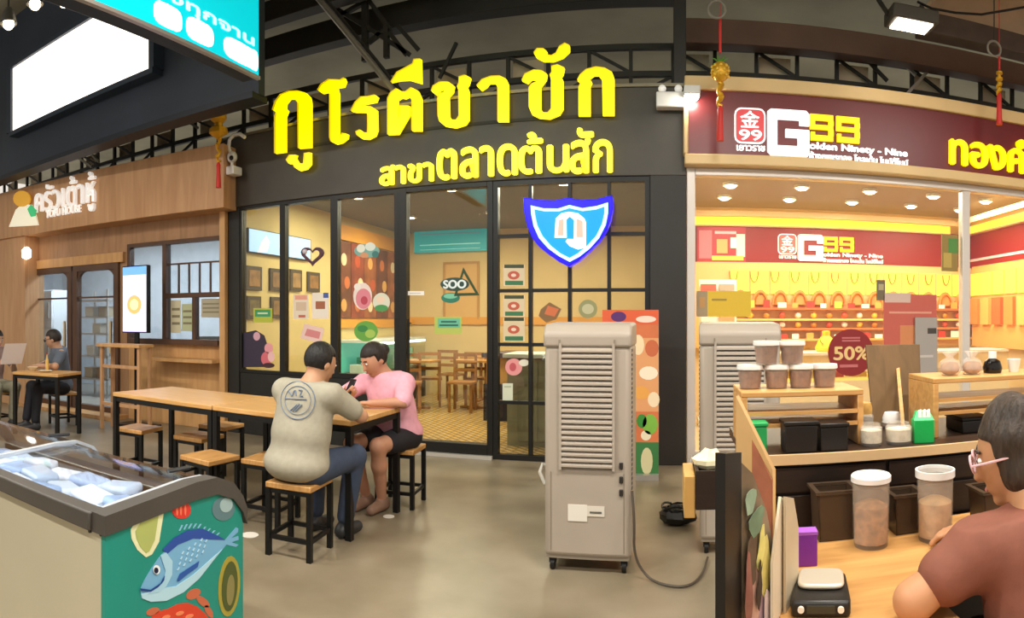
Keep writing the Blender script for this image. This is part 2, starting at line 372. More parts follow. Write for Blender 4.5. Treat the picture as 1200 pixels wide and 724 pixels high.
def kdoor(n, ua, ub, label):
    d = thing('door_%d' % n, label, 'door', KF.pt((ua+ub)/2, 0, 0), kind='structure'); t = .09
    MB().fbox(KF, ua, ua+t, 0, dz1, -.05, .05).fbox(KF, ub-t, ub, 0, dz1, -.05, .05).fbox(KF, ua+t, ub-t, dz1-t, dz1, -.05, .05).fbox(KF, ua+t, ub-t, 0, .12, -.05, .05).build('frame', KB, d, world=True)
    for s, c in ((1, ua+t), (-1, ub-t)):            # rounded top corners
        r = .16; pts = [KF.pt(c, dz1-t, -.03)]+[KF.pt(c+s*(r-r*math.cos(a)), dz1-t-r+r*math.sin(a), -.03) for a in np.linspace(0, math.pi/2, 7)]
        MB().prism(pts, KF.n*.06).build('corner_fillet', KB, d, world=True)
    zb = dz1-.48
    MB().fbox(KF, ua+t, ub-t, zb-.012, zb+.012, -.03, .03).build('glazing_bar', KB, d, world=True)
    MB().fbox(KF, ua+t, ub-t, zb+.012, dz1-t, -.01, 0).build('pane', GK, d, world=True)
    MB().fbox(KF, ua+t, ub-t, .12, zb-.012, -.01, 0).build('pane', GK, d, world=True)
    MB().fbox(KF, ub-t-.05, ub-t-.02, .9, 1.35, .05, .08).build('handle', mat('#c9b48a', .3, .7), d, world=True)
kdoor(2, dx0, ku(86), 'glass restaurant door with arched corners behind the seated man in grey')
kdoor(3, ku(88), dx1, 'glass restaurant door with arched corners beside the menu screen')
struct('trim_3', MB().fbox(KF, dx0-.1, dx1+.15, 0, .05, 0, .35), KWL, 'wooden step below the restaurant doors')

# ---------------------------------------------------------------- gold shop front
GX0 = XP; GX1 = 7.2
GZ0, GZ1 = 2.816, 3.64
RED = mat('#6e1c20', .35, var=.08, scale=2, spec=.5); CREAM = mat('#e6c48c', .4, var=.06, scale=3)
struct('wall_front', MB().box((GX0, WY-.16, GZ0+.1), (GX1, WY+.1, GZ1-.13)), RED, 'dark red sign fascia of the gold shop')
struct('trim_4', MB().box((GX0-.02, WY-.2, GZ1-.13), (GX1, WY+.1, GZ1)).box((GX0-.02, WY-.2, GZ0), (GX1, WY+.1, GZ0+.1)).box((GX0-.03, WY-.19, GZ0+.1), (GX0+.015, WY-.0, GZ1-.13)), CREAM, 'cream border of the gold shop sign', bevel=.012)
WF = mat('#dcd3cb', .35, .15)
struct('trim_5', MB().box((GX0+.005, WY-.06, 0), (GX0+.085, WY+.06, GZ0)).box((GX0+.085, WY-.06, GZ0-.07), (GX1, WY+.06, GZ0)), WF, 'white metal frame around the gold shop glass', bevel=.006)
def gwin(n, a, b, label):
    w = thing('window_%d' % n, label, 'window', ((a+b)/2, WY, .1), kind='structure')
    MB().box((a, WY-.006, .12), (b, WY+.006, GZ0-.07)).build('pane', glass('#fbfaf4', .9), w, world=True)
    MB().box((a, WY-.04, 0), (b, WY+.04, .12)).build('bottom_rail', WF, w, world=True)
xm = U(1130)
gwin(6, GX0+.085, xm-.045, 'wide show window of the gold shop')
gwin(7, xm+.045, GX1, 'show window of the gold shop at the right edge')
struct('trim_6', MB().box((xm-.045, WY-.05, 0), (xm+.045, WY+.05, GZ0-.07)), WF, 'white metal upright between the gold shop windows', bevel=.006)
# ================================================================ signs, lamps, hanging things
def poly_on(fr, pts, ox, oy, s, d, nd, mb=None):      # outline read off at scale s from origin (ox, oy), set on a wall frame
    q = []
    for x, y in pts:
        u, v = fr.uv(ox+x/s, oy+y/s, d); q.append(fr.pt(u, v, d))
    return (mb or MB()).prism(q, fr.n*nd)
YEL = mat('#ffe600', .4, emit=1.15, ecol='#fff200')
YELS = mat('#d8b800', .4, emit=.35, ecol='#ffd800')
A1 = (310, 80, 5.173); A2 = (500, 40, 4.825); A5 = (300, 0, 3.529)
letters = [
 (A1, [(75,520),(137,512),(137,300),(152,262),(137,248),(140,220),(165,190),(195,190),(215,215),(218,490),(292,485),(292,215),(285,180),(260,155),(215,143),(160,145),(110,165),(80,205),(62,258),(85,275),(75,300)]),
 (A1, [(145,560),(165,530),(205,530),(200,550),(215,575),(235,585),(250,580),(255,520),(290,515),(290,585),(265,615),(225,625),(195,605),(185,580),(160,583)]),
 (A1, [(335,140),(355,105),(400,75),(470,78),(495,65),(503,85),(490,118),(450,125),(460,160),(460,420),(470,425),(485,398),(515,405),(512,430),(480,455),(445,465),(415,450),(407,425),(407,160),(395,150),(360,158)]),
 (A1, [(535,265),(560,215),(595,180),(640,178),(680,168),(697,180),(685,210),(640,218),(605,225),(590,235),(660,240),(690,260),(693,380),(680,415),(640,435),(600,432),(570,410),(565,390),(590,378),(610,395),(635,398),(637,380),(637,285),(620,272),(560,272)]),
 (A1, [(757,408),(820,405),(887,290),(887,235),(830,235),(828,265),(815,310),(815,200),(838,185),(860,190),(888,176),(903,200),(903,385),(960,385),(960,190),(940,145),(900,125),(865,150),(845,150),(810,130),(775,155),(757,190)]),
 (A5, [(565,345),(590,305),(640,278),(655,270),(660,252),(688,250),(690,350),(640,335),(600,337)]),
 (A2, [(35,330),(45,300),(85,278),(130,278),(162,300),(155,335),(132,360),(135,470),(150,492),(175,492),(190,470),(188,325),(180,305),(190,285),(190,250),(225,240),(255,255),(245,290),(235,305),(245,330),(245,490),(225,518),(170,535),(110,525),(80,500),(72,470),(70,370),(85,345),(110,335),(100,318),(85,322),(60,350)]),
 (A2, [(290,300),(320,265),(370,247),(420,245),(455,262),(468,290),(468,500),(408,500),(408,310),(395,285),(360,285),(345,305),(315,325)]),
 (A2, [(543,270),(560,235),(610,212),(655,215),(685,235),(680,265),(650,305),(650,430),(665,452),(690,452),(708,430),(708,265),(700,240),(712,225),(710,192),(745,183),(783,200),(775,235),(765,250),(775,270),(775,430),(755,462),(700,485),(640,480),(600,460),(583,420),(583,310),(600,290),(625,280),(620,265),(600,262),(575,285)]),
 (A2, [(610,115),(630,92),(665,92),(685,108),(682,128),(710,132),(735,118),(755,80),(785,62),(812,75),(812,105),(775,140),(720,160),(665,160),(625,140)]),
 (A2, [(862,468),(928,468),(928,300),(938,282),(920,262),(950,240),(975,240),(995,265),(998,465),(1063,465),(1063,260),(1050,225),(1010,202),(960,195),(905,210),(870,240),(855,268),(875,282),(862,310)])]
sg = thing('shop_sign', 'row of large glowing yellow letters above the tea shop', 'sign', MAIN.pt(U(520), 3.0, .06))
for (a, pts) in letters:
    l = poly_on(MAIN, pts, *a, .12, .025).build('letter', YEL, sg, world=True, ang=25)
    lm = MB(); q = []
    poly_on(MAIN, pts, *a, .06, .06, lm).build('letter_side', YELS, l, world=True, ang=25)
MB().box((U(330), WY-.07, 3.30), (U(715), WY-.06, 3.33)).build('rail', BEAM, sg, world=True)
s2 = thing('shop_sign', 'smaller glowing yellow letters just above the tea shop windows', 'sign', MAIN.pt(U(580), 2.8, .06))
def mtext(s, px0, px1, pyt, pyb, m, par, d=.09, depth=.04, bold=.0, name='lettering', fr=MAIN):
    pm = (px0+px1)/2; a = fr.uv(px0, pyb, d); b = fr.uv(px1, pyb, d); v0 = fr.uv(pm, pyb, d)[1]; v1 = fr.uv(pm, pyt, d)[1]
    return text(s, name, m, par, fr, a[0], b[0], v0, v1, d, depth, bold)
YEL2 = mat('#ffe600', .4, emit=1.2, ecol='#fff23a')
mtext('สาขา', 447, 508, 193, 215, YEL2, s2, bold=.009)
mtext('ตลาด', 514, 606, 173, 208, YEL2, s2, bold=.010)
mtext('ต้น', 609, 666, 156, 203, YEL2, s2, bold=.010)
mtext('สัก', 669, 717, 151, 203, YEL2, s2, bold=.010)

# shield sign
sh = thing('shield_sign', 'glowing blue shield sign hanging before the gridded window', 'sign', MAIN.pt(U(667), 1.95, .2))
SH = (600, 225, 7.238)
outer = [(118,62),(250,86),(380,90),(488,66),(600,88),(730,80),(858,45),(862,160),(845,250),(810,340),(750,430),(670,510),(580,590),(495,640),(415,600),(330,540),(250,475),(190,400),(150,300),(125,180)]
rim = [(160,115),(270,140),(390,142),(488,112),(600,138),(720,120),(815,90),(815,180),(795,280),(740,390),(660,480),(570,550),(490,592),(400,545),(310,480),(230,390),(185,290),(165,190)]
inn = [(192,148),(280,165),(400,165),(488,138),(600,163),(710,150),(785,125),(785,180),(765,270),(715,372),(640,455),(560,520),(490,560),(412,520),(330,455),(258,370),(215,280),(198,200)]
poly_on(MAIN, outer, *SH, .12, .12).build('body', mat('#1408c8', .3, emit=1.1, ecol='#1600e8'), sh, world=True, bevel=.008)
rg = MB(); D = .243
def lp(pts, d): return [MAIN.pt(*MAIN.uv(SH[0]+x/SH[2], SH[1]+y/SH[2], d), d) for x, y in pts]
rg.ring(lp(rim, D), lp(inn, D), MAIN.n*.012).build('rim', mat('#b8f0ff', .3, emit=.8), sh, world=True, recalc=True)
poly_on(MAIN, inn, *SH, D, .006).build('face', mat('#0a9cff', .3, emit=.5, ecol='#0890ff'), sh, world=True)
W2 = mat('#dff4ff', .3, emit=.7); BG = mat('#d8bfae', .4, emit=.3)
em = [(362,388),(372,225),(420,180),(485,168),(560,180),(615,225),(628,255),(628,470),(560,488),(490,460),(455,420),(470,398),(525,400),(528,240),(490,208),(462,235),(465,388)]
l = poly_on(MAIN, em, *SH, D+.006, .01).build('emblem', W2, sh, world=True)
poly_on(MAIN, [(388,370),(395,240),(440,225),(440,370)], *SH, D+.016, .003).build('emblem_fill', BG, l, world=True)
poly_on(MAIN, [(548,385),(548,225),(600,245),(602,385)], *SH, D+.016, .003).build('emblem_fill', BG, l, world=True)
for q_ in (640, 690): MB().box((U(q_), WY-.13, 2.3), (U(q_+4), WY-.03, 2.34)).build('bracket', BEAM, sh, world=True)

# teal light box sign hanging edge-on to the shops
CF = Frame((-3.2, 0, 0), math.pi/2); cz = EYE+.633*3.2
cs = thing('light_box_sign', 'cyan lit hanging sign at the top left with white shapes', 'sign', (-3.35, 3, cz))
MB().box((-3.36, 1.2, cz), (-3.2, 4.28, 4.9)).build('case', mat('#23303d', .5, .2), cs, world=True, bevel=.01)
MB().fbox(CF, 1.2, 4.27, cz+.012, 4.88, 0, .015).build('face', mat('#08b4c4', .3, emit=.62, ecol='#00d0dc'), cs, world=True)
MB().fbox(CF, 1.2, 4.28, cz-.015, cz+.012, -.01, .025).build('edge', ALU, cs, world=True)
WC = mat('#ffffff', .3, emit=1.3)
for (a, b, c, d_) in [(262, 300, 60, 84), (218, 250, 36, 58), (180, 213, 14, 40), (292, 302, 76, 90)]:
    u0, v0 = CF.uv(a, (c+d_)/2, .015); u1, v1 = CF.uv(b, (c+d_)/2+8, .015); vm = (v0+v1)/2; uu = np.linspace(0, 2*math.pi, 17)[:-1]
    MB().prism([CF.pt((u0+u1)/2+(u1-u0)/2*math.copysign(abs(math.cos(t))**.5, math.cos(t)), cz+.125+.085*math.copysign(abs(math.sin(t))**.7, math.sin(t)), .016) for t in uu], CF.n*.004).build('cloud_shape', WC, cs, world=True)
text('ไม่แช่แข็งทุกจาน', 'lettering', mat('#a8fbff', .3, emit=1.1), cs, CF, 2.2, 4.2, CF.uv(262, 40)[1], CF.uv(262, 22)[1], .016, .004, .006)
for y_ in (2, 3.9): MB().cyl((-3.28, y_, 4.9), (-3.28, y_, 5.9), .02).build('hanger', STEEL, cs, world=True)

# white light box on a dark panel above the kitchen
Yw = 4.8
pn = thing('dark_signboard', 'large dark navy panel hanging above the kitchen restaurant', 'panel', (-6.5, Yw+.2, 3.55))
MB().box((-10.5, Yw+.12, 3.55), (-3.67, Yw+.22, 5.9)).build('board', mat('#2b3442', .55, var=.2, scale=1.5), pn, world=True)
MB().box((-10.5, Yw+.02, 3.5), (-3.67, Yw+.26, 3.56)).build('lower_edge', mat('#20262f', .5, .3), pn, world=True)
wx0_, wx1_ = PY(15, 100, Yw).x, PY(177, 60, Yw).x; wz0_, wz1_ = 4.12, 5.05
lb = thing('light_box_sign', 'blank white glowing light box at the top left', 'sign', ((wx0_+wx1_)/2, Yw+.1, wz0_))
MB().box((wx0_-.06, Yw-.04, wz0_-.06), (wx1_+.06, Yw+.12, wz0_)).box((wx0_-.06, Yw-.04, wz1_), (wx1_+.06, Yw+.12, wz1_+.06)).box((wx0_-.12, Yw-.04, wz0_), (wx0_, Yw+.12, wz1_)).box((wx1_, Yw-.04, wz0_), (wx1_+.08, Yw+.12, wz1_)).build('frame', mat('#2a3646', .5), lb, world=True)
MB().box((wx0_, Yw, wz0_), (wx1_, Yw+.1, wz1_)).build('diffuser', mat('#ffffff', .4, emit=1.5, ecol='#fff6ea'), lb, world=True)
for i, (a, b) in enumerate([(10, 28), (41, 5), (75, 2)]):
    p = P(a, b, 6.0); s = thing('spot_lamp', ['small round spot lamp above the white light box, leftmost', 'small round spot lamp above the white light box, middle', 'small round spot lamp above the white light box, rightmost'][i], 'lamp', p, group='spot lamps at the top left')
    MB().ell((0, 0, 0), .055, 12, 8).build('bulb', mat('#fff3d8', .3, emit=8, ecol='#ffe9c4'), s)
    MB().lathe([(.03, .15), (.06, .1), (.085, .0), (.08, 0), (.055, .1)], n=16).build('shade', mat('#3a3a38', .5), s)
    MB().cyl((0, 0, .14), (0, 0, 5.9-p.z), .012).build('stem', STEEL, s)

# kitchen restaurant sign
ks = thing('restaurant_sign', 'white raised lettering with a yellow and white emblem on wood', 'sign', KF.pt(ku(75), 2.5, .36))
WL = mat('#fbf7f2', .4, emit=.3)
mtext('ครัวเต้าหู้', 43, 113, 209, 253, WL, ks, d=.36, depth=.05, bold=.005, fr=KF)
mtext('TOFU HOUSE', 55, 96, 243.5, 252, WL, ks, d=.36, depth=.03, bold=.003, fr=KF)
def kblob(cx, cy, rx, ry, d, m, name, n=14):
    q = [KF.pt(*KF.uv(cx+rx*math.cos(t), cy+ry*math.sin(t), d), d) for t in [i*2*math.pi/n for i in range(n)]]
    return MB().prism(q, KF.n*.03).build(name, m, ks, world=True)
kblob(27, 233, 10, 9.5, .38, mat('#f2b43c', .4, emit=.2), 'emblem_disc')
poly_on(KF, [(12, 266), (20, 246), (27, 240), (38, 240), (43, 252), (46, 264)], 0, 0, 1, .37, .03).build('emblem_mound', mat('#fdf6dc', .4, emit=.3), ks, world=True)
poly_on(KF, [(33, 245), (37, 240), (43, 246), (42, 253), (37, 254)], 0, 0, 1, .405, .02).build('emblem_leaf', mat('#38b070', .4, emit=.5), ks, world=True)
wl = thing('wall_lantern', 'small white lit lantern on the left wood pillar', 'lamp', KF.pt(ku(31, 374, .32), kz(31, 305, .32), .32))
c = KF.pt(*KF.uv(31, 297, .36), .36)
MB().lathe([(.02, -.09), (.07, -.06), (.075, .05), (.03, .1)], c, 14).build('globe', mat('#fff6e8', .3, emit=5), wl, world=True)
MB().bar(c+Vector((0, 0, .1)), KF.pt(*KF.uv(31, 290, .3), .3), .02).build('bracket', BLACKM, wl, world=True)

# menu screen on a stand
ms = thing('menu_screen', 'upright lit menu screen on a stand before the restaurant', 'screen', KF.pt(ku(157, 374, .5), 0, .5), KF.yaw)
a, b = KF.uv(142.5, 350, .5), KF.uv(172, 350, .5); v1, v0 = kz(157, 311, .5), kz(157, 390, .5)
MB().fbox(KF, a[0], b[0], v0, v1, .42, .49).build('case', BLACKM, ms, world=True, bevel=.006)
MB().fbox(KF, a[0]+.015, b[0]-.015, v0+.015, v1-.015, .488, .494).build('screen', mat('#c9c2f2', .2, emit=.9), ms, world=True)
um, vm = (a[0]+b[0])/2, v0+(v1-v0)*.42
MB().prism([KF.pt(um+.12*math.cos(t), vm+.12*math.sin(t), .494) for t in np.linspace(0, 2*math.pi, 21)[:-1]], KF.n*.003).build('food_picture', mat('#eab06a', .3, emit=.7), ms, world=True)
MB().prism([KF.pt(um+.07*math.cos(t), vm+.07*math.sin(t), .4975) for t in np.linspace(0, 2*math.pi, 21)[:-1]], KF.n*.002).build('food_picture', mat('#f6d9a0', .3, emit=.8), ms, world=True)
MB().fbox(KF, a[0]+.015, b[0]-.015, v1-.12, v1-.015, .494, .496).build('header_bar', mat('#6aa2ee', .3, emit=.8), ms, world=True)
MB().fbox(KF, um-.03, um+.03, .03, v0, .42, .46).build('post', BLACKM, ms, world=True)
MB().fbox(KF, um-.25, um+.25, 0, .03, .25, .58).build('base', BLACKM, ms, world=True)

# ---------------------------------------------------------------- gold shop lettering
G = MAIN
gs = thing('gold_shop_sign', 'white and yellow lettering with a red square emblem on the red fascia', 'sign', G.pt(U(960), 2.95, .17))
D2 = .165
WG = mat('#ffffff', .4, emit=.55); YG = mat('#ffe100', .4, emit=.7); RG = mat('#d8454a', .4, emit=.25)
def logo(fr, par, pf, d, WG, YG, RG, sc_=1.0):
    """emblem, letter G, 99 and the two lines; pf(x, y) turns sign coordinates (0..1 of 230x90 crop) to wall (u, v)"""
    def pr(pts, m, name, dd, th=.012): return MB().prism([fr.pt(*pf(x, y), d+dd) for x, y in pts], fr.n*th).build(name, m, par, world=True)
    def rr(x0, y0, x1, y1, r=22):
        o = []
        for cx, cy, a0 in ((x1-r, y0+r, -90), (x1-r, y1-r, 0), (x0+r, y1-r, 90), (x0+r, y0+r, 180)):
            o += [(cx+r*math.cos(R(a0+t)), cy+r*math.sin(R(a0+t))) for t in (0, 30, 60, 90)]
        return o
    pr(rr(55, 88, 245, 300, 40), WG, 'emblem_border', 0, .008); e = pr(rr(64, 98, 236, 290, 34), RG, 'emblem_plate', .008, .004)
    for s, x0, x1, y0, y1 in (('金', 92, 205, 108, 205), ('99', 85, 220, 220, 280)):
        a = pf(x0, y1); b = pf(x1, y0); text(s, 'emblem_character', WG, par, fr, a[0], b[0], a[1], b[1], d+.012, .004, .004*sc_)
    a = pf(70, 342); b = pf(240, 310); text('เยาวราช', 'lettering', WG, par, fr, a[0], b[0], a[1], b[1], d, .006, .004*sc_)
    pr([(255,105),(275,90),(490,90),(510,110),(510,180),(450,180),(450,150),(315,150),(315,305),(440,305),(440,255),(365,255),(365,205),(510,205),(510,350),(500,365),(275,365),(255,345)], WG, 'letter_g', 0, .03)
    for ox in (0, 160):
        out = [(515+ox,110),(530+ox,102),(645+ox,102),(660+ox,112),(662+ox,250),(650+ox,262),(535+ox,262),(520+ox,250)]
        # figure nine as bars
        for x0, y0, x1, y1 in ((515,105,655,140),(515,168,655,195),(520,230,655,262),(515,140,545,168),(628,140,658,168),(628,195,658,230),(520,212,545,230)):
            pr([(x0+ox,y0),(x1+ox,y0),(x1+ox,y1),(x0+ox,y1)], YG, 'figure_bar', 0, .03)
    a = pf(515, 318); b = pf(1110, 272); text('olden Ninety - Nine', 'lettering', WG, par, fr, a[0], b[0], a[1]-.01*sc_, b[1], d, .012, .005*sc_)
    a = pf(515, 372); b = pf(1115, 328); text('ห้างเพชรทอง โกลเด้น ไนน์ตี้ไนน์', 'lettering', WG, par, fr, a[0], b[0], a[1], b[1], d, .01, .004*sc_)
# sign coordinates -> wall: level lines on the fascia
u0g, u1g = G.uv(850, 150, D2)[0], G.uv(1080, 150, D2)[0]; z_t, z_b = G.uv(862, 126, D2)[1], G.uv(862, 168, D2)[1]
def pf1(x, y):
    u = G.uv(850+x/5.217, 150, D2)[0]; t = (y-88)/(300-88)
    return u, z_t+(z_b-z_t)*t
logo(G, gs, pf1, D2, WG, YG, RG)
g2 = thing('gold_shop_sign', 'yellow raised lettering at the right end of the red fascia', 'sign', G.pt(U(1160), 2.95, .17))
a = G.uv(1113, 195, D2); b = G.uv(1190, 195, D2)
text('ทองคำ', 'lettering', YG, g2, G, a[0], a[0]+(b[0]-a[0])*1.32, G.uv(1150, 197, D2)[1], G.uv(1150, 158, D2)[1], D2, .04, .016)
lamp_cap = thing('sign_lamp', 'small bright lamp at the left end of the gold shop fascia', 'lamp', G.pt(GX0-.05, 3.5, .2))
MB().box((GX0-.03, WY-.34, 3.42), (GX0+.12, WY-.2, 3.50)).build('housing', WHITE, lamp_cap, world=True, bevel=.01)
MB().ell((GX0+.045, WY-.27, 3.41), (.06, .06, .04), 12, 8).build('bulb', mat('#fff8ea', .3, emit=45), lamp_cap, world=True)

# emergency light on the pillar
el = thing('emergency_light', 'white twin-head emergency light high on the black pillar', 'lamp', PY(786, 127, 5.93))
p = PY(769, 127, 5.93); q = PY(803, 109, 5.93)
MB().box((p.x, 5.88, p.z), (q.x, 6.0, q.z)).build('body', WHITE, el, world=True, bevel=.012)
for px in (776, 795):
    c = PY(px, 104, 5.92); MB().ell(c, (.038, .035, .038), 14, 9).build('lamp_head', mat('#f4f2ee', .25, emit=.2), el, world=True)

# security camera
cv = thing('security_camera', 'white security camera on a curved arm beside the tea shop sign', 'camera', PY(272, 203, 5.85))
pts = [PY(x, y, 5.85) for x, y in [(287, 161), (281, 157), (274, 158), (269, 164), (268, 172), (270, 180), (272, 186)]]
MB().tube(pts, .022, 8).build('arm', WHITE, cv, world=True)
MB().ell(PY(272, 184, 5.84), (.065, .065, .07)).build('dome', mat('#dcdad6', .3), cv, world=True)
MB().ell(PY(271, 185, 5.78), (.03, .02, .03)).build('lens', mat('#0c0c0c', .1), cv, world=True)
c = PY(272, 200, 5.83); MB().box((c.x-.06, c.y-.05, c.z-.05), (c.x+.06, c.y+.12, c.z+.05)).build('body', WHITE, cv, world=True, bevel=.012)
MB().cyl(pts[-1], c, .018).build('joint', WHITE, cv, world=True)

# hanging festival ornaments
RO = mat('#c8302a', .5, emit=.05); GO = mat('#e0a92e', .35, .35); GR = mat('#5d9a3a', .5)
def ornament(px, Y, ys, label, body=True):
    y_top, y_rope, y_b0, y_b1, y_c1, y_t1 = ys; p = lambda y: PY(px, y, Y)
    o = thing('hanging_ornament', label, 'ornament', p(y_t1))
    MB().cyl(p(y_top), p(y_rope), .012, n=8).build('rope', RO, o, world=True)
    MB().cyl(p(y_top), Vector((p(0).x, Y, 5.9)), .004, n=6).build('string', RO, o, world=True)
    h = p(y_b0).z-p(y_b1).z; c = (p(y_b0)+p(y_b1))/2
    if body:
        MB().ell(c, (h*.42, h*.42, h*.5), 16, 10).build('pineapple_body', GO, o, world=True)
        for k in range(3):
            for i in range(8):
                t = i*math.pi/4+k*.4; zz = (k-1)*h*.22; rr = h*.42*math.sqrt(max(.1, 1-(zz/(h*.5))**2))
                MB().ell(c+Vector((rr*math.cos(t), rr*math.sin(t), zz)), h*.09, 6, 4).build('pineapple_scale', mat('#f0c44e', .35, .3), o, world=True)
        for i in range(6):
            t = i*math.pi/3; b = c+Vector((0, 0, h*.46)); MB().cyl(b, b+Vector((h*.38*math.cos(t), h*.38*math.sin(t), h*.2)), h*.08, .002, 6).build('leaf', GR, o, world=True)
    else:
        MB().lathe([(.012, h*.5), (h*.28, h*.42), (h*.3, h*.2), (h*.16, .02), (h*.16, -.02), (h*.32, -h*.12), (h*.34, -h*.3), (.012, -h*.5)], c, 8).build('gold_knot', GO, o, world=True)
    d = p(y_b1).z-p(y_c1).z
    MB().tube([p(y_b1)+Vector((.02*math.sin(i*1.6), .02*math.cos(i*1.6), -d*i/8)) for i in range(9)], [.028-.002*(i % 2)*6 for i in range(9)], 8).build('gold_coil', GO, o, world=True)
    zt = p(y_c1).z-p(y_t1).z; b = p(y_c1)
    MB().lathe([(.01, 0), (.026, -.03), (.024, -zt*.3), (.032, -zt)], b, 12).build('tassel', RO, o, world=True)
    return o
ornament(844, 5.55, (18, 62, 72, 96, 124, 165), 'hanging pineapple ornament with red tassel before the gold shop sign')
ornament(1171, 5.55, (64, 82, 83, 96, 109, 146), 'gold and red hanging ornament at the right edge', False)
ornament(256, 5.6, (94, 128, 130, 163, 190, 220), 'gold and red hanging ornament beside the security camera', False)
for px, py, lb_ in ((840, 11, 'round grey cable ring above the pineapple ornament'), (1165, 57, 'round grey cable ring above the right ornament')):
    c = PY(px, py, 5.5); r = .075; o = MB().tube([c+Vector((r*math.cos(t), 0, r*math.sin(t))) for t in np.linspace(0, 2*math.pi, 21)], .012, 8).build('cable_ring', mat('#8b857a', .5, .3)); tag(o, lb_, 'ring')
    h = MB().cyl(c+Vector((0, 0, r)), Vector((c.x, c.y, 5.9)), .006, n=6).build('wire', STEEL, o)

# flood lamp in view
fl = thing('flood_lamp', 'lit rectangular flood lamp under the roof at the top right', 'lamp', PY(1066, 40, 5.3))
c = PY(1068, 30, 5.3)
MB().box((c.x-.22, c.y-.13, c.z), (c.x+.22, c.y+.13, c.z+.12)).build('housing', mat('#4a453e', .5, .3), fl, world=True, bevel=.015)
MB().box((c.x-.17, c.y-.1, c.z-.012), (c.x+.17, c.y+.1, c.z)).build('lens', mat('#ffffff', .3, emit=10, ecol='#fff2dc'), fl, world=True)
MB().bar(c+Vector((-.22, 0, .06)), Vector((c.x-.22, c.y+.3, c.z+.35)), .03).build('bracket', STEEL, fl, world=True)
MB().bar(c+Vector((.22, 0, .06)), Vector((c.x+.22, c.y+.3, c.z+.35)), .03).build('bracket', STEEL, fl, world=True)
# unseen batten lamps added to light the walkway, with uplights for the roof
for i, (x, y) in enumerate(FILL_LAMPS_STREET):
    b = thing('added_batten_lamp', 'added batten lamp over the walkway, out of view', 'lamp', (x, y, 4.3 if y > 0 else 5.0), group='added batten lamps over the walkway')
    MB().box((-.6, -.08, 0), (.6, .08, .06)).build('housing', WHITE, b)
    MB().box((-.58, -.065, -.03), (.58, .065, 0)).build('diffuser', mat('#ffffff', .3, emit=3, ecol='#fff0d8'), b)
    for x_ in (-.4, .4): MB().cyl((x_, 0, .06), (x_, 0, (1.6 if y > 0 else .9)), .006, n=6).build('hanger', STEEL, b)
    area('added_roof_uplight', (0, 0, .08), (1.1, .12), P_STREET*.3, NEUT, rot=(math.pi, 0, 0), parent=b)
    area('added_batten_light', (0, 0, -.05), (1.15, .25), P_STREET, NEUT, parent=b)
# ================================================================ furniture and appliances on the walkway
SEAT = mat('#cf9f63', .42, var=.22, scale=5, kind='wood', col2='#b07f47', stretch=(8, 1, 1)); LEG = mat('#161616', .45, .3)
SEATB = mat('#a97c52', .42, var=.22, scale=5, kind='wood', col2='#8c6340', stretch=(8, 1, 1))
def make_stool(seat=SEAT):
    s = thing('stool', 'x', 'stool'); w, h = .15, .43
    MB().box((-w, -w, h-.035), (w, w, h)).build('seat', seat, s, bevel=.006)
    for x in (-1, 1):
        for y in (-1, 1): MB().box((x*w-x*.03, y*w-y*.03, 0), (x*w, y*w, h-.035)).build('leg', LEG, s)
    for k in (-1, 1):
        MB().box((-w+.03, k*w-k*.025, .10), (w-.03, k*w-k*.005, .125)).build('stretcher', LEG, s)
        MB().box((k*w-k*.025, -w+.03, .10), (k*w-k*.005, w-.03, .125)).build('stretcher', LEG, s)
        MB().box((-w+.03, k*w-k*.025, h-.06), (w-.03, k*w-k*.005, h-.036)).build('seat_rail', LEG, s)
    return s
st0 = make_stool(); first = [True]
def stool(x, y, rz, label, z=0):
    o = st0 if first[0] else copy_tree(st0); first[0] = False
    o.location = (x, y, z); o.rotation_euler = (0, 0, R(rz)); o['label'] = label; o['group'] = 'black stools with wooden seats'; return o
stool(-2.06, 3.17, 5, 'wooden stool under the man in the grey T-shirt')
stool(-2.55, 3.56, 4, 'wooden stool just left of the seated man, at the table edge')
p = PZ(246, 533, .43); stool(p.x, p.y, -6, 'empty wooden stool pulled out before the long table')
p = PZ(233, 509, .43); stool(p.x, p.y, 3, 'empty wooden stool tucked under the middle of the table')
p = PZ(163, 500, .43); stool(p.x, p.y, 8, 'empty wooden stool at the left end of the long table')
stool(-3.72, 4.42, 2, 'wooden stool on the far side of the long table')
stool(-1.93, 4.36, 4, 'wooden stool under the woman in pink')
p = PZ(72, 470, .43); stool(-6.78, 4.86, -12, 'wooden stool under the man in the dark grey shirt')
stool(-7.28, 4.15, 10, 'wooden stool at the left edge of the picture')
def table(name, label, cx, cy, lx, ly, rz, h=.75, top=SEAT, group=None):
    t = thing(name, label, 'table', (cx, cy, 0), R(rz), group); a, b = lx/2, ly/2
    MB().box((-a, -b, h-.035), (a, b, h)).build('table_top', mat('#d8aa6c', .35, var=.2, scale=3, kind='wood', col2='#c39254', stretch=(1, 8, 1), spec=.5), t, bevel=.005)
    for x in (-1, 1):
        for y in (-1, 1): MB().box((x*a-x*.04, y*b-y*.04, 0), (x*a, y*b, h-.035)).build('leg', LEG, t)
    for k in (-1, 1):
        MB().box((-a+.04, k*b-k*.03, h-.075), (a-.04, k*b-k*.005, h-.036)).build('apron', LEG, t)
        MB().box((k*a-k*.03, -b+.04, h-.075), (k*a-k*.005, b-.04, h-.036)).build('apron', LEG, t)
    return t
rz = -2.0
table('dining_table', 'long wooden table with black legs where the couple sits', -2.44, 3.83, 1.16, .70, rz, group='long wooden tables')
table('dining_table', 'empty wooden table with black legs joined to the left of the couple', -3.61, 3.87, 1.16, .70, rz, group='long wooden tables')
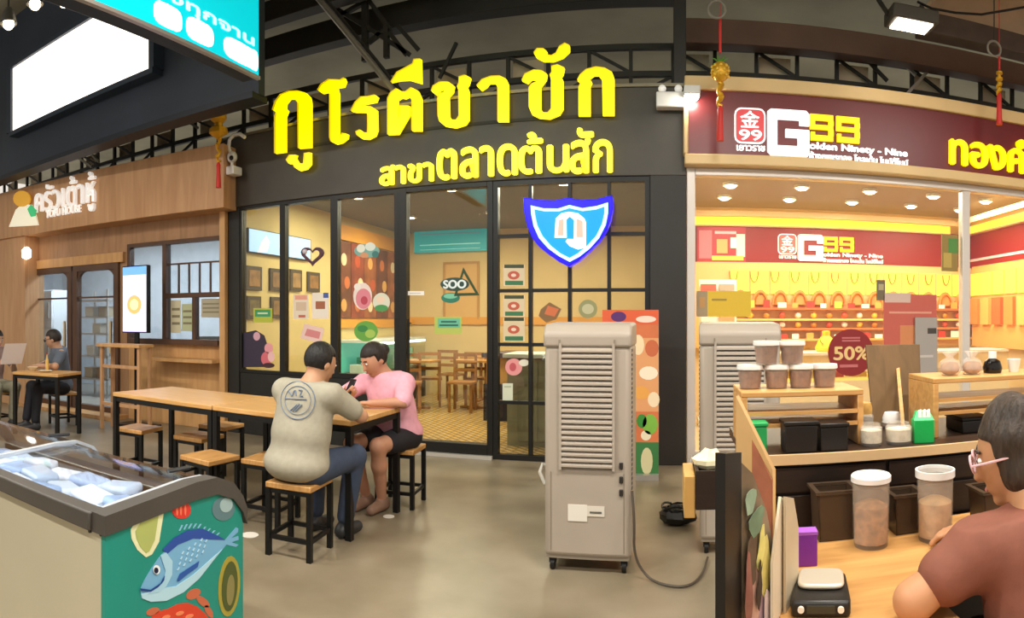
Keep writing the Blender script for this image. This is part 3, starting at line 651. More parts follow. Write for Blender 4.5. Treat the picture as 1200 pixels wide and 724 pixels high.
table('dining_table', 'small wooden table where the man in dark grey sits', -6.33, 4.3, .66, .5, 20)
# bar table and wall ledge of the restaurant
bt = thing('bar_table', 'tall narrow wooden bar table below the menu screen', 'table', KF.pt(ku(150, 403, .75), 0, .75), KF.yaw)
zb = kz(150, 403, .75)
MB().box((-.42, -.14, zb-.04), (.3, .14, zb)).build('table_top', KWL, bt, bevel=.004)
for x in (-.38, .24):
    for y in (-.11, .09): MB().box((x, y, 0), (x+.04, y+.04, zb-.04)).build('leg', KW, bt)
MB().box((-.36, -.1, .3), (.26, -.07, .34)).build('foot_rail', KW, bt); MB().box((-.36, -.1, zb-.3), (.26, -.07, zb-.26)).build('rail', KW, bt)
o = MB().fbox(KF, ku(176, 420, .25), ku(262, 420, .02), kz(220, 424, .15), kz(220, 420, .15), .0, .28).build('wall_ledge', KWL, bevel=.004); tag(o, 'narrow wooden counter ledge under the restaurant window', 'shelf')

# ---------------------------------------------------------------- chest freezer with a painted end
fz = thing('chest_freezer', 'long chest freezer with sliding glass lids and a teal seafood mural', 'freezer', (-2.25, 1.52, 0))
FX0, FX1, FY0, FY1 = -3.1, -1.455, 1.185, 1.863
prof = [(0, .80), (.12, .81), (.23, .818), (.40, .83), (.51, .826), (.60, .79), (.655, .73), (.68, .68)]
BODYC = mat('#bcb49b', .45, var=.12, scale=1.2)
bp = [(.012, .09), (.012, .745)]+[(y, z-.055) for y, z in prof[1:-1]]+[(.668, .62), (.668, .09)]
MB().prism([Vector((FX0, FY0+y, z)) for y, z in [(.012, .09), (.012, .748), (.05, .748), (.05, .42), (.60, .42), (.60, .70), (.655, .66), (.668, .62), (.668, .09)]], (FX1-.02-FX0, 0, 0)).build('body', BODYC, fz, world=True, recalc=True)
# end panel (teal) and rim
EF = Frame((FX1, 0, 0), math.pi/2)
MB().prism([Vector((FX1-.02, FY0+y, z)) for y, z in bp], (.02, 0, 0)).build('end_panel', mat('#1f8f80', .4, var=.08, scale=2), fz, world=True)
RIM = mat('#4c4742', .45, var=.1, scale=3)
def strip(x0, x1, t, name, m, off=0, sub=None, top=0):
    q = [(y, z+top) for y, z in (sub or prof)]; lo = [(y, z-t) for y, z in q]
    n = len(q); vs = [(x, FY0+y, z) for x in (x0, x1) for y, z in q+lo]; fs = []
    for i in range(n-1):
        fs += [(i, i+1, 2*n+i+1, 2*n+i), (n+i, 3*n+i, 3*n+i+1, n+i+1), (i, n+i, n+i+1, i+1), (2*n+i, 2*n+i+1, 3*n+i+1, 3*n+i)]
    fs += [(0, 2*n, 3*n, n), (n-1, 2*n-1, 4*n-1, 3*n-1)]
    return MB().add(vs, fs).build(name, m, fz, world=True, recalc=True)
strip(FX1-.05, FX1+.012, .06, 'end_rim', RIM)
strip(FX0, FX0+.05, .06, 'end_rim', RIM)
MB().box((FX0+.05, FY0-.012, .742), (FX1-.05, FY0+.055, .80)).build('front_rim', RIM, fz, world=True, bevel=.006)
MB().box((FX0+.05, FY0+.60, .64), (FX1-.05, FY0+.682, .70)).build('rear_rim', RIM, fz, world=True, bevel=.006)
MB().box((FX0+.03, FY0+.03, .02), (FX1-.05, FY0+.64, .09)).build('plinth', BLACKM, fz, world=True)
MB().box((FX0+.04, FY0+.052, .421), (FX1-.04, FY0+.598, .63)).build('white_false_floor', mat('#eef3fb', .5, var=.05, scale=8, bump=.3), fz, world=True)  # white false floor, raised to stand in for bright reflections on the lids
LG = glass('#f4f8fd', .9, .05); lidp = [(y, z) for y, z in prof if .05 < y < .63]; lidp = [(.055, .803)]+lidp+[(.63, .755)]
xm_ = -2.3
for i, (xa, xb, up) in enumerate(((xm_-.02, FX1-.055, -.008), (FX0+.055, xm_+.05, .012))):
    l = strip(xa, xb, .006, 'glass_lid', LG, sub=lidp, top=up)
    for x in (xa, xb-.02): 
        e = strip(x, x+.02, .012, 'lid_edge', mat('#c8ccd2', .3, .3), sub=lidp, top=up+.004); e.parent = l; e.matrix_parent_inverse = Matrix()
        e.data.transform(Matrix())
    hp = [(y, z+up+.022) for y, z in lidp if .25 < y < .56]
    MB().tube([(xb-.07, FY0+y, z) for y, z in hp], [.008]+[.02]*(len(hp)-2)+[.008], 8).build('handle', mat('#2e2f33', .35), l, world=True)
for e in [x for x in bpy.data.objects if x.name.startswith('lid_edge')]: e.matrix_basis = Matrix()
area('freezer_fill_light', ((FX0+FX1)/2, FY0+.09, .735), (1.4, .03), 12, (.86, .93, 1.0), rot=(R(-35), 0, 0))  # light added to brighten the freezer contents, no such lamp seen
MB().box((FX0+.1, FY0+.056, .738), (FX1-.1, FY0+.075, .748)).build('lamp_strip', mat('#ffffff', .3, emit=5, ecol='#e4f0ff'), fz, world=True)  # glowing strip added to go with the fill light
# frozen packs in the bin
PK = [mat('#f3f5fa', .35), mat('#d9e4f3', .35), mat('#b8c9e6', .35), mat('#fdfdff', .35)]
k = 0
for i in range(8):
    for j in range(4):
        x = FX0+.13+i*.195; y = FY0+.125+j*.135
        o = MB().box((-.088, -.06, -.022), (.088, .06, .022)).build('frozen_pack', PK[(i*3+j*2) % 4], bevel=.018, seg=3); o.location = (x, y, .655+.012*((i+j) % 3)); o.rotation_euler = (random.uniform(-.12, .12), random.uniform(-.12, .12), random.uniform(-.3, .3))
        tag(o, 'pale frozen food bag lying in the chest freezer', 'food bag', 'frozen bags in the freezer')
# mural
mu = thing('seafood_mural', 'x', 'x'); mu.parent = fz; del mu['label']; del mu['category']; mu.name = 'seafood_mural'
M4 = (120, 560, 4.417)
def paint(pts, col, d, name, parent, em=0): return poly_on(EF, pts, *M4, d, .0015).build(name, mat(col, .45), parent, world=True)
def ellp(cx, cy, rx, ry, a=0, n=20):
    o = []
    for i in range(n):
        t = 2*math.pi*i/n; x, y = rx*math.cos(t), ry*math.sin(t); o.append((cx+x*math.cos(R(a))-y*math.sin(R(a)), cy+x*math.sin(R(a))+y*math.cos(R(a))))
    return o
d0 = .0005
paint([(195,575),(215,530),(250,470),(300,400),(360,345),(430,300),(520,290),(600,310),(636,318),(690,255),(702,260),(700,280),(664,312),(702,300),(704,320),(668,332),(704,345),(690,356),(640,345),(620,370),(570,430),(500,520),(420,590),(330,635),(250,640),(200,620)], '#77b0d6', d0, 'fish', mu)
paint([(200,600),(300,570),(380,560),(470,500),(560,420),(620,368),(570,430),(500,520),(420,590),(330,635),(250,640),(205,622)], '#b4dcec', d0+.0015, 'belly', mu)
paint([(310,370),(370,310),(440,270),(520,262),(600,300),(636,320),(560,318),(470,312),(390,345),(335,392)], '#2c4fa2', d0+.0015, 'back_stripe', mu)
for i in range(9):
    x = 395+i*24; y = 285-26*math.sin((i+1.5)/10*math.pi)+ (i*2 if i > 4 else 0); paint([(x, y), (x+6, y), (x+22, y-30+i*2), (x+14, y-30+i*2)], '#8cc0e0', d0, 'fin_ray', mu)
paint([(300,400),(330,385),(362,430),(360,500),(330,560),(290,590),(230,600),(310,545),(326,480)], '#a8d4ea', d0+.003, 'gill', mu)
paint([(385,530),(400,495),(500,430),(492,460),(430,505),(395,535)], '#2c5aa8', d0+.003, 'side_fin', mu)
paint([(195,570),(250,578),(300,545),(322,505),(318,530),(290,562),(250,588),(198,582)], '#1d3f86', d0+.0045, 'mouth', mu)
paint(ellp(280, 474, 18, 24), '#eef6fa', d0+.0045, 'eye', mu); paint(ellp(278, 478, 11, 15), '#101c3c', d0+.006, 'pupil', mu)
for r_ in range(4):
    for c_ in range(5):
        x = 385+c_*32+r_*8; y = 435-c_*22+r_*-28+40
        if y > 322: paint([(x, y), (x+10, y-14), (x+14, y-12), (x+6, y+3)], '#b9def0', d0+.003, 'scale_mark', mu)
paint([(145,265),(180,215),(318,168),(292,330),(255,395),(225,410),(180,372),(150,315)], '#e6e6b8', d0, 'oyster_shell', mu)
paint([(170,275),(198,228),(290,190),(270,320),(242,378),(225,388),(195,355),(176,312)], '#aeb86a', d0+.0015, 'oyster_flesh', mu)
paint(ellp(408, 165, 50, 46), '#d63a30', d0, 'tomato', mu)
for x in (385, 405, 428): paint(ellp(x, 165, 5, 30), '#f07a5a', d0+.0015, 'highlight', mu)
paint(ellp(625, 160, 58, 62, 20), '#5f7d83', d0, 'mussel_shell', mu); paint(ellp(640, 140, 32, 38, 20), '#9fb8ba', d0+.0015, 'highlight', mu)
paint(ellp(655, 560, 56, 158, 4), '#a89a3e', d0, 'abalone_shell', mu); paint(ellp(658, 560, 40, 130, 4), '#4f5a2c', d0+.0015, 'shell_ring', mu); paint(ellp(662, 580, 20, 80, 4), '#8b8350', d0+.003, 'shell_ring', mu)
paint([(250,724),(285,690),(340,675),(390,650),(440,645),(490,665),(530,700),(560,740),(560,830),(500,880),(380,890),(290,850),(255,790)], '#d8452c', d0, 'crab', mu)
for x, y, rx, ry, a in ((470,600,40,24,-30), (520,640,40,20,40), (260,690,36,18,-20), (550,690,36,16,60)): paint(ellp(x, y, rx, ry, a), '#c86a4a', d0, 'crab_claw', mu)
for x, y in ((330,720), (400,700), (450,715)): paint(ellp(x, y, 22, 10, -20), '#f08a5c', d0+.0015, 'highlight', mu)
for x, y in ((98, 624), (111, 628)):
    u, v = MAIN.uv(x, y, WY-FY0-.01); q = P(x, y, 1.17/math.cos(bear(x))); MB().cyl((q.x, FY0+.013, q.z), (q.x, FY0+.006, q.z), .006, n=8).build('screw', STEEL, fz, world=True)

# ---------------------------------------------------------------- air coolers
CB = mat('#a5988a', .45, var=.06, scale=3); CG = mat('#837869', .5)
def make_cooler():
    c = thing('air_cooler', 'x', 'air cooler'); w, d = .238, .21
    MB().box((-w, -d, .085), (w, d, 1.24)).build('body', CB, c, bevel=.028, seg=3)
    # cap with sloping front shoulders
    MB().prism([(-w-.004, y, z) for y, z in [(-d-.012, 1.225), (-d-.016, 1.30), (-d+.03, 1.355), (d-.03, 1.365), (d+.004, 1.33), (d+.004, 1.225)]], (2*w+.008, 0, 0)).build('top_cap', CB, c, bevel=.018, seg=3)
    for x in (-.15, .15): MB().box((x-.004, -d-.02, 1.235), (x+.004, -d-.01, 1.27)).build('cap_clip', CG, c)
    g = MB().box((-.148, -d-.006, .575), (.148, -d+.002, 1.245)).build('grille_back', mat('#2f2a25', .7), c)
    for x_ in (-.152, .138): MB().box((x_, -d-.02, .565), (x_+.014, -d, 1.25)).build('grille_frame', CB, c)
    n = 22
    for i in range(n):
        z = .585+i*(.65/n); MB().prism([(-.138, y, zz) for y, zz in [(-d-.004, z+.012), (-d-.022, z-.004), (-d-.022, z+.006), (-d-.004, z+.022)]], (.276, 0, 0)).build('slat', CB, c)
    for s in (-1, 1):
        for i in range(30):
            z = .45+i*.026; MB().box((s*(w-.002), -d+.05, z), (s*(w+.003), -d+.085, z+.013)).build('side_vent', mat('#38322b', .7), c)
        for yy in (-d+.05, d-.05):
            k = MB().cyl((s*(w-.04)-.012, yy, .032), (s*(w-.04)+.012, yy, .032), .032, n=14).build('caster', BLACKM, c)
            MB().box((s*(w-.04)-.018, yy-.02, .04), (s*(w-.04)+.018, yy+.02, .088)).build('fork', BLACKM, k)
    MB().box((-w+.01, -d+.01, .075), (w-.01, d-.01, .1)).build('base_tray', CG, c)
    MB().box((-.05-.055, -d-.004, .285), (.0, -d, .375)).build('sticker', mat('#d9d2c6', .6), c); MB().box((.0, -d-.004, .315), (.095, -d, .37)).build('sticker', mat('#cfc6b8', .6), c)
    MB().box((.015, -d-.006, .332), (.08, -d-.003, .342)).build('print', mat('#5b5850', .6), c)
    for z in (.43, .50, .575): MB().box((.175, -d-.012, z), (.195, -d, z+.035)).build('switch', mat('#26211d', .5), c, bevel=.003)
    for x in (-.2, .2): MB().box((x-.002, -d-.003, .12), (x+.002, -d, .55)).build('panel_seam', CG, c)
    MB().tube([(-w, .0, .52), (-w-.05, -.02, .54), (-w-.06, -.04, .5), (-w-.03, -.05, .44), (-w, -.05, .44)], .012, 8).build('hose', mat('#cfc9be', .4), c)
    return c
c1 = make_cooler(); c1.location = (-.42, 3.62, 0); c1.rotation_euler = (0, 0, R(-1)); c1['label'] = 'tall grey air cooler on casters standing alone in the middle'; c1['group'] = 'grey air coolers'
c2 = copy_tree(c1); c2.location = (.45, 3.9, 0); c2.rotation_euler = (0, 0, R(-4)); c2['label'] = 'tall grey air cooler half hidden behind the food stall'
q = [Vector((-.18, 3.40, .46)), Vector((-.165, 3.36, .3)), Vector((-.17, 3.38, .12)), Vector((-.1, 3.36, .012)), Vector((0, 3.26, .012)), Vector((.12, 3.24, .012)), Vector((.2, 3.4, .012)), Vector((.24, 3.62, .02))]
for _ in range(3): q = [q[0]]+[x for a, b in zip(q, q[1:]) for x in (a.lerp(b, .25), a.lerp(b, .75))]+[q[-1]]
o = MB().tube(q, .007, 6).build('extension_cord', mat('#4a4034', .5)); tag(o, 'thin brown power cord looping across the floor between the coolers', 'cord')
p = PZ(293, 627, 0); o = MB().lathe([(.0, .003), (.055, .003), (.055, 0), (0, 0)], (p.x, p.y, 0), 20).build('floor_sticker', mat('#e8e0d4', .5)); tag(o, 'white round sticker on the floor beside the freezer', 'sticker')
p = PZ(458, 600, 0); o = MB().lathe([(.0, .003), (.04, .003), (.04, 0), (0, 0)], (p.x+.03, p.y-.1, 0), 16).build('floor_sticker', mat('#ece8e0', .5)); tag(o, 'small white round sticker on the floor under the woman in pink', 'sticker')

# ---------------------------------------------------------------- roll-up banner
bs = thing('banner_stand', 'orange and green food banner standing behind the air cooler', 'banner', (-.28, 5.5, 0))
BF = Frame((0, 5.5, 0), 0); ua, ub = BF.uv(706, 450)[0], BF.uv(772, 450)[0]; z1 = BF.uv(740, 363)[1]; z0 = .04
MB().fbox(BF, ua, ub, z0, z1, 0, .006).build('print', mat('#d9784c', .5, var=.15, scale=3), bs, world=True)
MB().fbox(BF, ua, ub, 0, .045, -.08, .08).build('base', ALU, bs, world=True); MB().fbox(BF, (ua+ub)/2-.01, (ua+ub)/2+.01, .04, z1, -.03, -.01).build('pole', ALU, bs, world=True)
def bp_(x0, x1, y0, y1, col, name='picture', d=.0065, par=bs): 
    a = BF.uv(x0, y1); b = BF.uv(x1, y0); return MB().fbox(BF, a[0], b[0], a[1], b[1], d, d+.001).build(name, mat(col, .5), par, world=True)
def be_(cx, cy, rx, ry, col, name='picture', d=.0078, a=0): return MB().prism([BF.pt(*BF.uv(x, y), d) for x, y in ellp(cx, cy, rx, ry, a, 14)], BF.n*.001).build(name, mat(col, .5), bs, world=True)
bp_(742, 772, 396, 482, '#e2a06c', 'photo_panel'); bp_(740, 772, 518, 557, '#3f7a44', 'green_band'); bp_(706, 772, 363, 380, '#e0623c', 'heading_band')
for a in [(725, 371, 9, 6, '#5a2f6e'), (757, 374, 12, 4, '#f2d8c6'), (748, 404, 7, 12, '#f2d9b0'), (764, 408, 8, 10, '#c96a45'), (760, 437, 11, 8, '#f6e6cc'), (752, 460, 9, 8, '#e9a552'), (766, 468, 7, 9, '#f4dcb8'), (762, 497, 9, 12, '#7fb648'), (752, 493, 6, 8, '#3d8a3a'), (757, 510, 6, 6, '#f0e2c0'), (758, 540, 7, 16, '#d9cfa0')]: be_(*a)

# small things on the left table
zt_ = .75
for nm, lb, ct_, x, y, prof_, col in (('noodle_bowl', 'pale bowl on the small left table', 'bowl', -6.5, 4.2, [(.03, 0), (.07, .05), (.065, .05), (.026, .006)], '#d9c8a8'), ('snack_plate', 'small plate of food on the left table', 'plate', -6.28, 4.24, [(.05, 0), (.085, .018), (.08, .02), (.045, .006)], '#e6d6b8')):
    t = thing(nm, lb, ct_, (x, y, zt_)); MB().lathe(prof_, n=18).build('wall', mat(col, .4), t); MB().lathe([(0, .004), (prof_[0][0], .006), (prof_[1][0]*.8, prof_[1][1]*.75), (0, prof_[1][1]*.95)], n=14).build('food', mat('#b98a4e', .6, var=.4, scale=40), t)
t = thing('sauce_bottle', 'slim yellow bottle standing on the left table', 'bottle', (-6.42, 4.36, zt_))
MB().lathe([(0, 0), (.022, 0), (.022, .12), (.009, .16), (.009, .2), (0, .2)], n=14).build('body', mat('#d8b060', .3), t); MB().lathe([(.0, .225), (.011, .222), (.011, .2), (0, .2)], n=12).build('cap', mat('#a83a2a', .4), t)
# ================================================================ food stall at the right
DKW = mat('#2b1d15', .5, var=.3, scale=4, kind='wood', stretch=(1, 8, 8)); PINE = mat('#d3a062', .45, var=.2, scale=4, kind='wood', col2='#b98549', stretch=(1, 8, 8))
SY0, SY1, SZ = 1.86, 2.36, .975
sx0, sx1 = .26, 2.3
ct = thing('stall_counter', 'dark wooden stall counter with a pale worktop edge', 'counter', ((sx0+sx1)/2, 2.1, 0))
MB().box((sx0, SY0+.02, 0), (sx1, SY1, SZ-.03)).build('body', DKW, ct, world=True)
MB().box((sx0-.02, SY0, SZ-.03), (sx1, SY1+.02, SZ)).build('worktop', mat('#3a281c', .4, var=.3, scale=4, kind='wood', stretch=(1, 8, 8)), ct, world=True)  # dark colour paints in the shade under the risers
MB().box((sx0-.02, SY0-.012, SZ-.028), (sx1, SY0, SZ+.002)).build('edge_strip', mat('#d2b184', .4, var=.1, scale=4), ct, world=True)
n = 5
for i in range(n):
    xa = sx0+.02+(sx1-sx0-.04)*i/n; xb = sx0+.02+(sx1-sx0-.04)*(i+1)/n
    for za, zb_ in ((.10, .50), (.51, .74), (.75, .85), (.86, .935)):
        f = MB().box((xa+.006, SY0+.006, za), (xb-.006, SY0+.02, zb_)).build('drawer_front', mat('#241812', .45, var=.3, scale=5, kind='wood', stretch=(1, 8, 8)), ct, world=True, bevel=.002)
# work table (L shape)
wt = thing('work_table', 'pale wooden work table where the woman leans her arm', 'table', (.8, 1.5, 0))
TOPW = mat('#c8965a', .4, var=.2, scale=3, kind='wood', col2='#b28048', stretch=(1, 8, 8))
MB().prism([(.24, .85, .72), (.60, .85, .72), (.60, 1.36, .72), (2.0, 1.36, .72), (2.0, 1.84, .72), (.24, 1.84, .72)], (0, 0, .03)).build('table_top', TOPW, wt, world=True, bevel=.003)
for x, y in ((.27, .88), (.54, .88), (.27, 1.78), (1.94, 1.78), (1.94, 1.40)): MB().box((x, y, 0), (x+.04, y+.04, .72)).build('leg', LEG, wt, world=True)
def riser(xa, xb, ya, yb, z0, z1, label):
    r = thing('display_riser', label, 'shelf', ((xa+xb)/2, (ya+yb)/2, z0), group='small wooden display risers')
    for x in (xa, xb-.02): MB().box((x, ya, z0), (x+.02, yb, z1)).build('side_panel', PINE, r, world=True, bevel=.003)
    MB().box((xa, ya, z1), (xb, yb, z1+.018)).build('top_board', PINE, r, world=True, bevel=.003)
    h = z1-z0
    for k in (.72, .48):
        MB().box((xa+.02, ya, z0+h*k-.012), (xb-.02, ya+.012, z0+h*k)).build('rail', PINE, r, world=True)
        MB().box((xa+.02, ya+.012, z0+h*k-.012), (xb-.02, yb, z0+h*k-.006)).build('shelf_board', PINE, r, world=True)
    return z1+.018
rz1 = riser(.235, .632, 1.96, 2.2, SZ, 1.135, 'wooden riser shelf carrying the six tubs')
b = bear(1094); xr0 = 1.97*math.tan(b)
rz2 = riser(xr0, xr0+.75, 1.97, 2.2, SZ, 1.16, 'wooden riser shelf carrying bags and a dark bottle, right edge')
TUB = frosted('#c8b8a8', .22, .3); LIDM = frosted('#eee9e4', .85, .4); BRW = mat('#9a5f48', .8, var=.5, scale=60, bump=.5, col2='#6a3c2e')
def tub(x, y, z, label, r=.042, h=.07, cont=BRW):
    t = thing('food_tub', label, 'tub', (x, y, z), group='clear tubs on the riser')
    MB().lathe([(r*.82, 0), (r, h), (r*.96, h), (r*.79, .004)], n=20).build('wall', TUB, t)
    MB().lathe([(0, .004), (r*.77, .004), (r*.9, h*.82), (0, h*.84)], n=18).build('contents', cont, t)
    MB().lathe([(0, h+.008), (r*1.03, h+.008), (r*1.06, h), (r*1.06, h-.006), (r, h-.006), (0, h-.003)], n=20).build('lid', LIDM, t)
ty = 2.06; tx = lambda px: ty*math.tan(bear(px))
for i, px in enumerate((879, 910, 938, 966)):
    tub(tx(px), ty, rz1, ['leftmost lower tub of brown snacks on the riser', 'second lower tub of brown snacks from the left', 'third lower tub of brown snacks from the left', 'rightmost lower tub of brown snacks on the riser'][i])
for i, px in enumerate((898, 928)): tub(tx(px), ty, rz1+.078, ['upper tub of brown snacks on the left', 'upper tub of brown snacks on the right'][i])
BLK = mat('#17120f', .35, var=.2, scale=8)
def tray(px0, px1, py0, py1, Y, z, label, m=BLK, dpt=.14, name='food_box'):
    a = PY(px0, py1, Y); b = PY(px1, py0, Y); h = b.z-z
    t = thing(name, label, 'box', ((a.x+b.x)/2, Y+dpt/2, z)); w = (b.x-a.x)/2
    MB().box((-w, -dpt/2, 0), (w, dpt/2, h-.012)).build('body', m, t, bevel=.004); MB().box((-w-.004, -dpt/2-.004, h-.012), (w+.004, dpt/2+.004, h)).build('lid', m, t, bevel=.003)
    return t
tray(920, 958, 493, 535, 1.875, SZ, 'black lidded box under the tub riser, left of two', dpt=.08)
tray(962, 994, 495, 533, 1.875, SZ, 'black lidded box under the tub riser, right of two', dpt=.08)
tray(880, 899, 495, 535, 1.90, SZ, 'bright green carton under the left end of the tub riser', mat('#1f9a52', .4), .05, 'carton')
tray(1128, 1160, 487, 513, 2.0, SZ, 'black box under the right riser', dpt=.14)
tray(1164, 1200, 488, 513, 2.0, SZ, 'brown black box under the right riser near the picture edge', mat('#2b1a12', .4), .14)
# glass jars on the worktop
def gjar(px, py, Y, r, h, label, cont, capc=None):
    p = PY(px, py, Y); j = thing('glass_jar', label, 'jar', (p.x, p.y, SZ), group='glass jars on the stall counter')
    MB().lathe([(r*.9, 0), (r, .01), (r, h*.8), (r*.8, h*.92), (r*.8, h), (r*.76, h), (r*.76, h*.92), (r*.95, h*.8), (r*.95, .012), (0, .008)], n=20).build('glass', frosted('#e0d8cc', .2, .1), j)
    MB().lathe([(0, .012), (r*.93, .012), (r*.93, h*.7), (0, h*.74)], n=18).build('contents', cont, j)
    if capc: MB().lathe([(0, h+.03), (r*.7, h+.028), (r*.86, h+.01), (r*.86, h-.01), (0, h-.005)], n=18).build('cap', capc, j)
CR = mat('#d8c9ae', .7, var=.3, scale=40, bump=.3)
gjar(1021, 522, 1.93, .036, .072, 'short glass jar of pale sweets, left of two', CR)
gjar(1053, 519, 1.93, .044, .07, 'short glass jar of pale sweets beside the green tissue box', CR)
gjar(1013, 500, 2.12, .032, .085, 'tall jar with a dark filling and gold cap beside the easel board', mat('#3a2418', .5), mat('#c99a50', .5, var=.3, scale=30))
gjar(1045, 490, 2.22, .04, .03, 'low white capped jar behind the short glass jars', mat('#6b3d2c', .5), WHITE)
# tissue box
p = PY(1081, 519, 1.93); tb = thing('tissue_box', 'bright green tissue box with white tissues on top', 'tissue box', (p.x, p.y, SZ), R(-12))
MB().box((-.034, -.03, 0), (.034, .03, .075)).build('box', mat('#12a04c', .4), tb, bevel=.003)
MB().prism([(-.034, -.03, .075), (.034, -.03, .075), (.024, 0, .1), (-.02, 0, .1)], (0, .03, 0)).build('flap', mat('#2db866', .4), tb)
for i in range(3): MB().prism([(-.018+i*.014, -.02, .075), (-.004+i*.014, -.02, .075), (-.006+i*.014, -.018, .105), (-.016+i*.014, -.016, .1)], (0, .012, .004)).build('tissue', WHITE, tb)
# easel board (seen from behind)
p0, p1 = PY(1022, 492, 2.28), PY(1078, 490, 2.28); zt = PY(1050, 404, 2.34).z
eb = thing('easel_board', 'brown wooden easel board standing with its prop stick towards us', 'board', ((p0.x+p1.x)/2, 2.27, SZ))
MB().prism([(p0.x, 2.26, SZ), (p1.x, 2.26, SZ), (p1.x+.025, 2.34, zt), (p0.x-.005, 2.34, zt)], (0, .012, 0)).build('board', mat('#6d5130', .55, var=.2, scale=3, kind='wood', stretch=(8, 8, 1)), eb, world=True)
MB().bar(PY(1052, 430, 2.33), Vector((PY(1059, 500, 2.06).x, 2.06, SZ+.004)), .013).build('prop_stick', PINE, eb, world=True)
# things on the right riser
for px, l in ((1113, 'brown round pastry bag on the right riser, left of two'), (1139, 'brown round pastry bag on the right riser, right of two')):
    p = PY(px, 440, 2.06); g = thing('pastry_bag', l, 'food bag', (p.x, p.y, rz2))
    MB().ell((0, 0, .026), (.036, .036, .026)).build('pastry', mat('#a5744a', .7, var=.3, scale=30, bump=.3), g)
    MB().lathe([(.03, .0), (.042, .02), (.036, .05), (.012, .065), (.03, .085)], n=14).build('wrap', frosted('#efe6da', .25, .15), g)
p = PY(1163, 440, 2.08); bo = thing('sauce_bottle', 'round dark glass bottle with a white label on the right riser', 'bottle', (p.x, p.y, rz2))
MB().lathe([(0, 0), (.034, .002), (.038, .02), (.03, .045), (.012, .055), (.012, .075), (0, .076)], n=18).build('body', mat('#14100f', .12), bo)
MB().lathe([(.0145, .055), (.0155, .055), (.0155, .08), (0, .082)], n=14).build('cap', WHITE, bo)
p = PY(1188, 440, 2.08); cu = thing('paper_cup', 'small white cup on the right riser at the picture edge', 'cup', (p.x, p.y, rz2))
MB().lathe([(.018, 0), (.026, .05), (.023, .05), (.016, .003)], n=16).build('wall', WHITE, cu); MB().lathe([(0, .001), (.016, .003), (.021, .035), (0, .036)], n=14).build('drink', mat('#5a3a26', .3), cu)
# bins and tall jars on the work table
BINM = frosted('#4c3c2e', .78, .3)
def bin_(px0, px1, pyb, h, d, label):
    a = PZ(px0, pyb, .75); b = PZ(px1, pyb, .75); t = thing('storage_bin', label, 'bin', ((a.x+b.x)/2, (a.y+b.y)/2+d/2, .75)); w = (b-a).length/2; e = .005
    MB().box((-w*.9, -d*.45, 0), (w*.9, d*.45, .006)).build('bottom', BINM, t)
    for s in (-1, 1):
        MB().prism([(-w*.9, s*d*.45, .0), (w*.9, s*d*.45, 0), (w, s*d*.5, h), (-w, s*d*.5, h)], (0, -s*e, 0)).build('side_wall', BINM, t)
        MB().prism([(s*w*.9, -d*.45, 0), (s*w*.9, d*.45, 0), (s*w, d*.5, h), (s*w, -d*.5, h)], (-s*e, 0, 0)).build('end_wall', BINM, t)
    o_ = [(x*(w+.008), y*(d/2+.008), h) for x, y in ((-1, -1), (1, -1), (1, 1), (-1, 1))]; i_ = [(x*(w-.006), y*(d/2-.006), h) for x, y in ((-1, -1), (1, -1), (1, 1), (-1, 1))]
    MB().ring(o_, i_, (0, 0, .008)).build('rim', BINM, t, recalc=True)
bin_(958, 1006, 634, .135, .10, 'brown translucent bin at the back of the work table, left')
bin_(1048, 1084, 626, .11, .09, 'brown translucent bin between the two tall jars')
bin_(1150, 1205, 626, .125, .10, 'brown translucent bin behind the woman')
def tall(px, pyb, r, h, fill, label, open_=False, cont=None):
    p = PZ(px, pyb, .75); j = thing('plastic_jar', label, 'jar', (p.x, p.y+r, .75), group='tall plastic jars on the work table')
    MB().lathe([(r*.88, 0), (r*.93, .01), (r, h*.96), (r*.96, h*.96), (r*.89, .014), (0, .01)], n=24).build('wall', frosted('#d0c0ae', .25, .3), j)
    MB().lathe([(0, .012), (r*.87, .012), (r*.9, h*fill*.9), (r*.5, h*fill), (0, h*fill*1.04)], n=20).build('contents', cont, j)
    if open_: MB().lathe([(r*1.0, h*.9), (r*1.09, h*.9), (r*1.09, h), (r*.98, h), (r*.96, h*.9)], n=24).build('collar', LIDM, j)
    else: MB().lathe([(r*1.0, h*.91), (r*1.07, h*.91), (r*1.07, h-.004), (r*1.0, h), (r*.7, h-.004), (0, h-.004)], n=24).build('lid', LIDM, j)
tall(1028, 646, .053, .198, .62, 'tall jar of brown nuts with a frosted lid on the work table', cont=mat('#b07a4e', .7, var=.5, scale=50, bump=.6))
tall(1105, 638, .053, .2, .6, 'tall open jar of pale crisps beside the woman', True, cont=mat('#dcae78', .7, var=.35, scale=30, bump=.8))
# kitchen scale
p = PZ(962, 704, .75); ks_ = thing('kitchen_scale', 'black kitchen scale with a steel pan on the work table', 'scale', (p.x, p.y, .75), R(-14))
MB().prism([(-.062, -.085, 0), (.062, -.085, 0), (.064, -.06, 0), (.058, .075, 0), (-.058, .075, 0), (-.064, -.06, 0)], (0, 0, .036)).build('body', mat('#201d1a', .4), ks_, bevel=.008)
MB().prism([(.052*math.copysign(abs(math.cos(t))**.4, math.cos(t)), .018+.05*math.copysign(abs(math.sin(t))**.4, math.sin(t)), .037) for t in np.linspace(0, 2*math.pi, 33)[:-1]], (0, 0, .012)).build('pan', mat('#d8ccb8', .3, .35), ks_, bevel=.006, seg=3)
MB().box((-.03, -.089, .012), (.03, -.084, .028)).build('display', mat('#3a3a30', .2), ks_)
for x in (-.042, .042): MB().cyl((x, -.084, .02), (x, -.091, .02), .007, n=12).build('button', mat('#e8e0d0', .4), ks_)
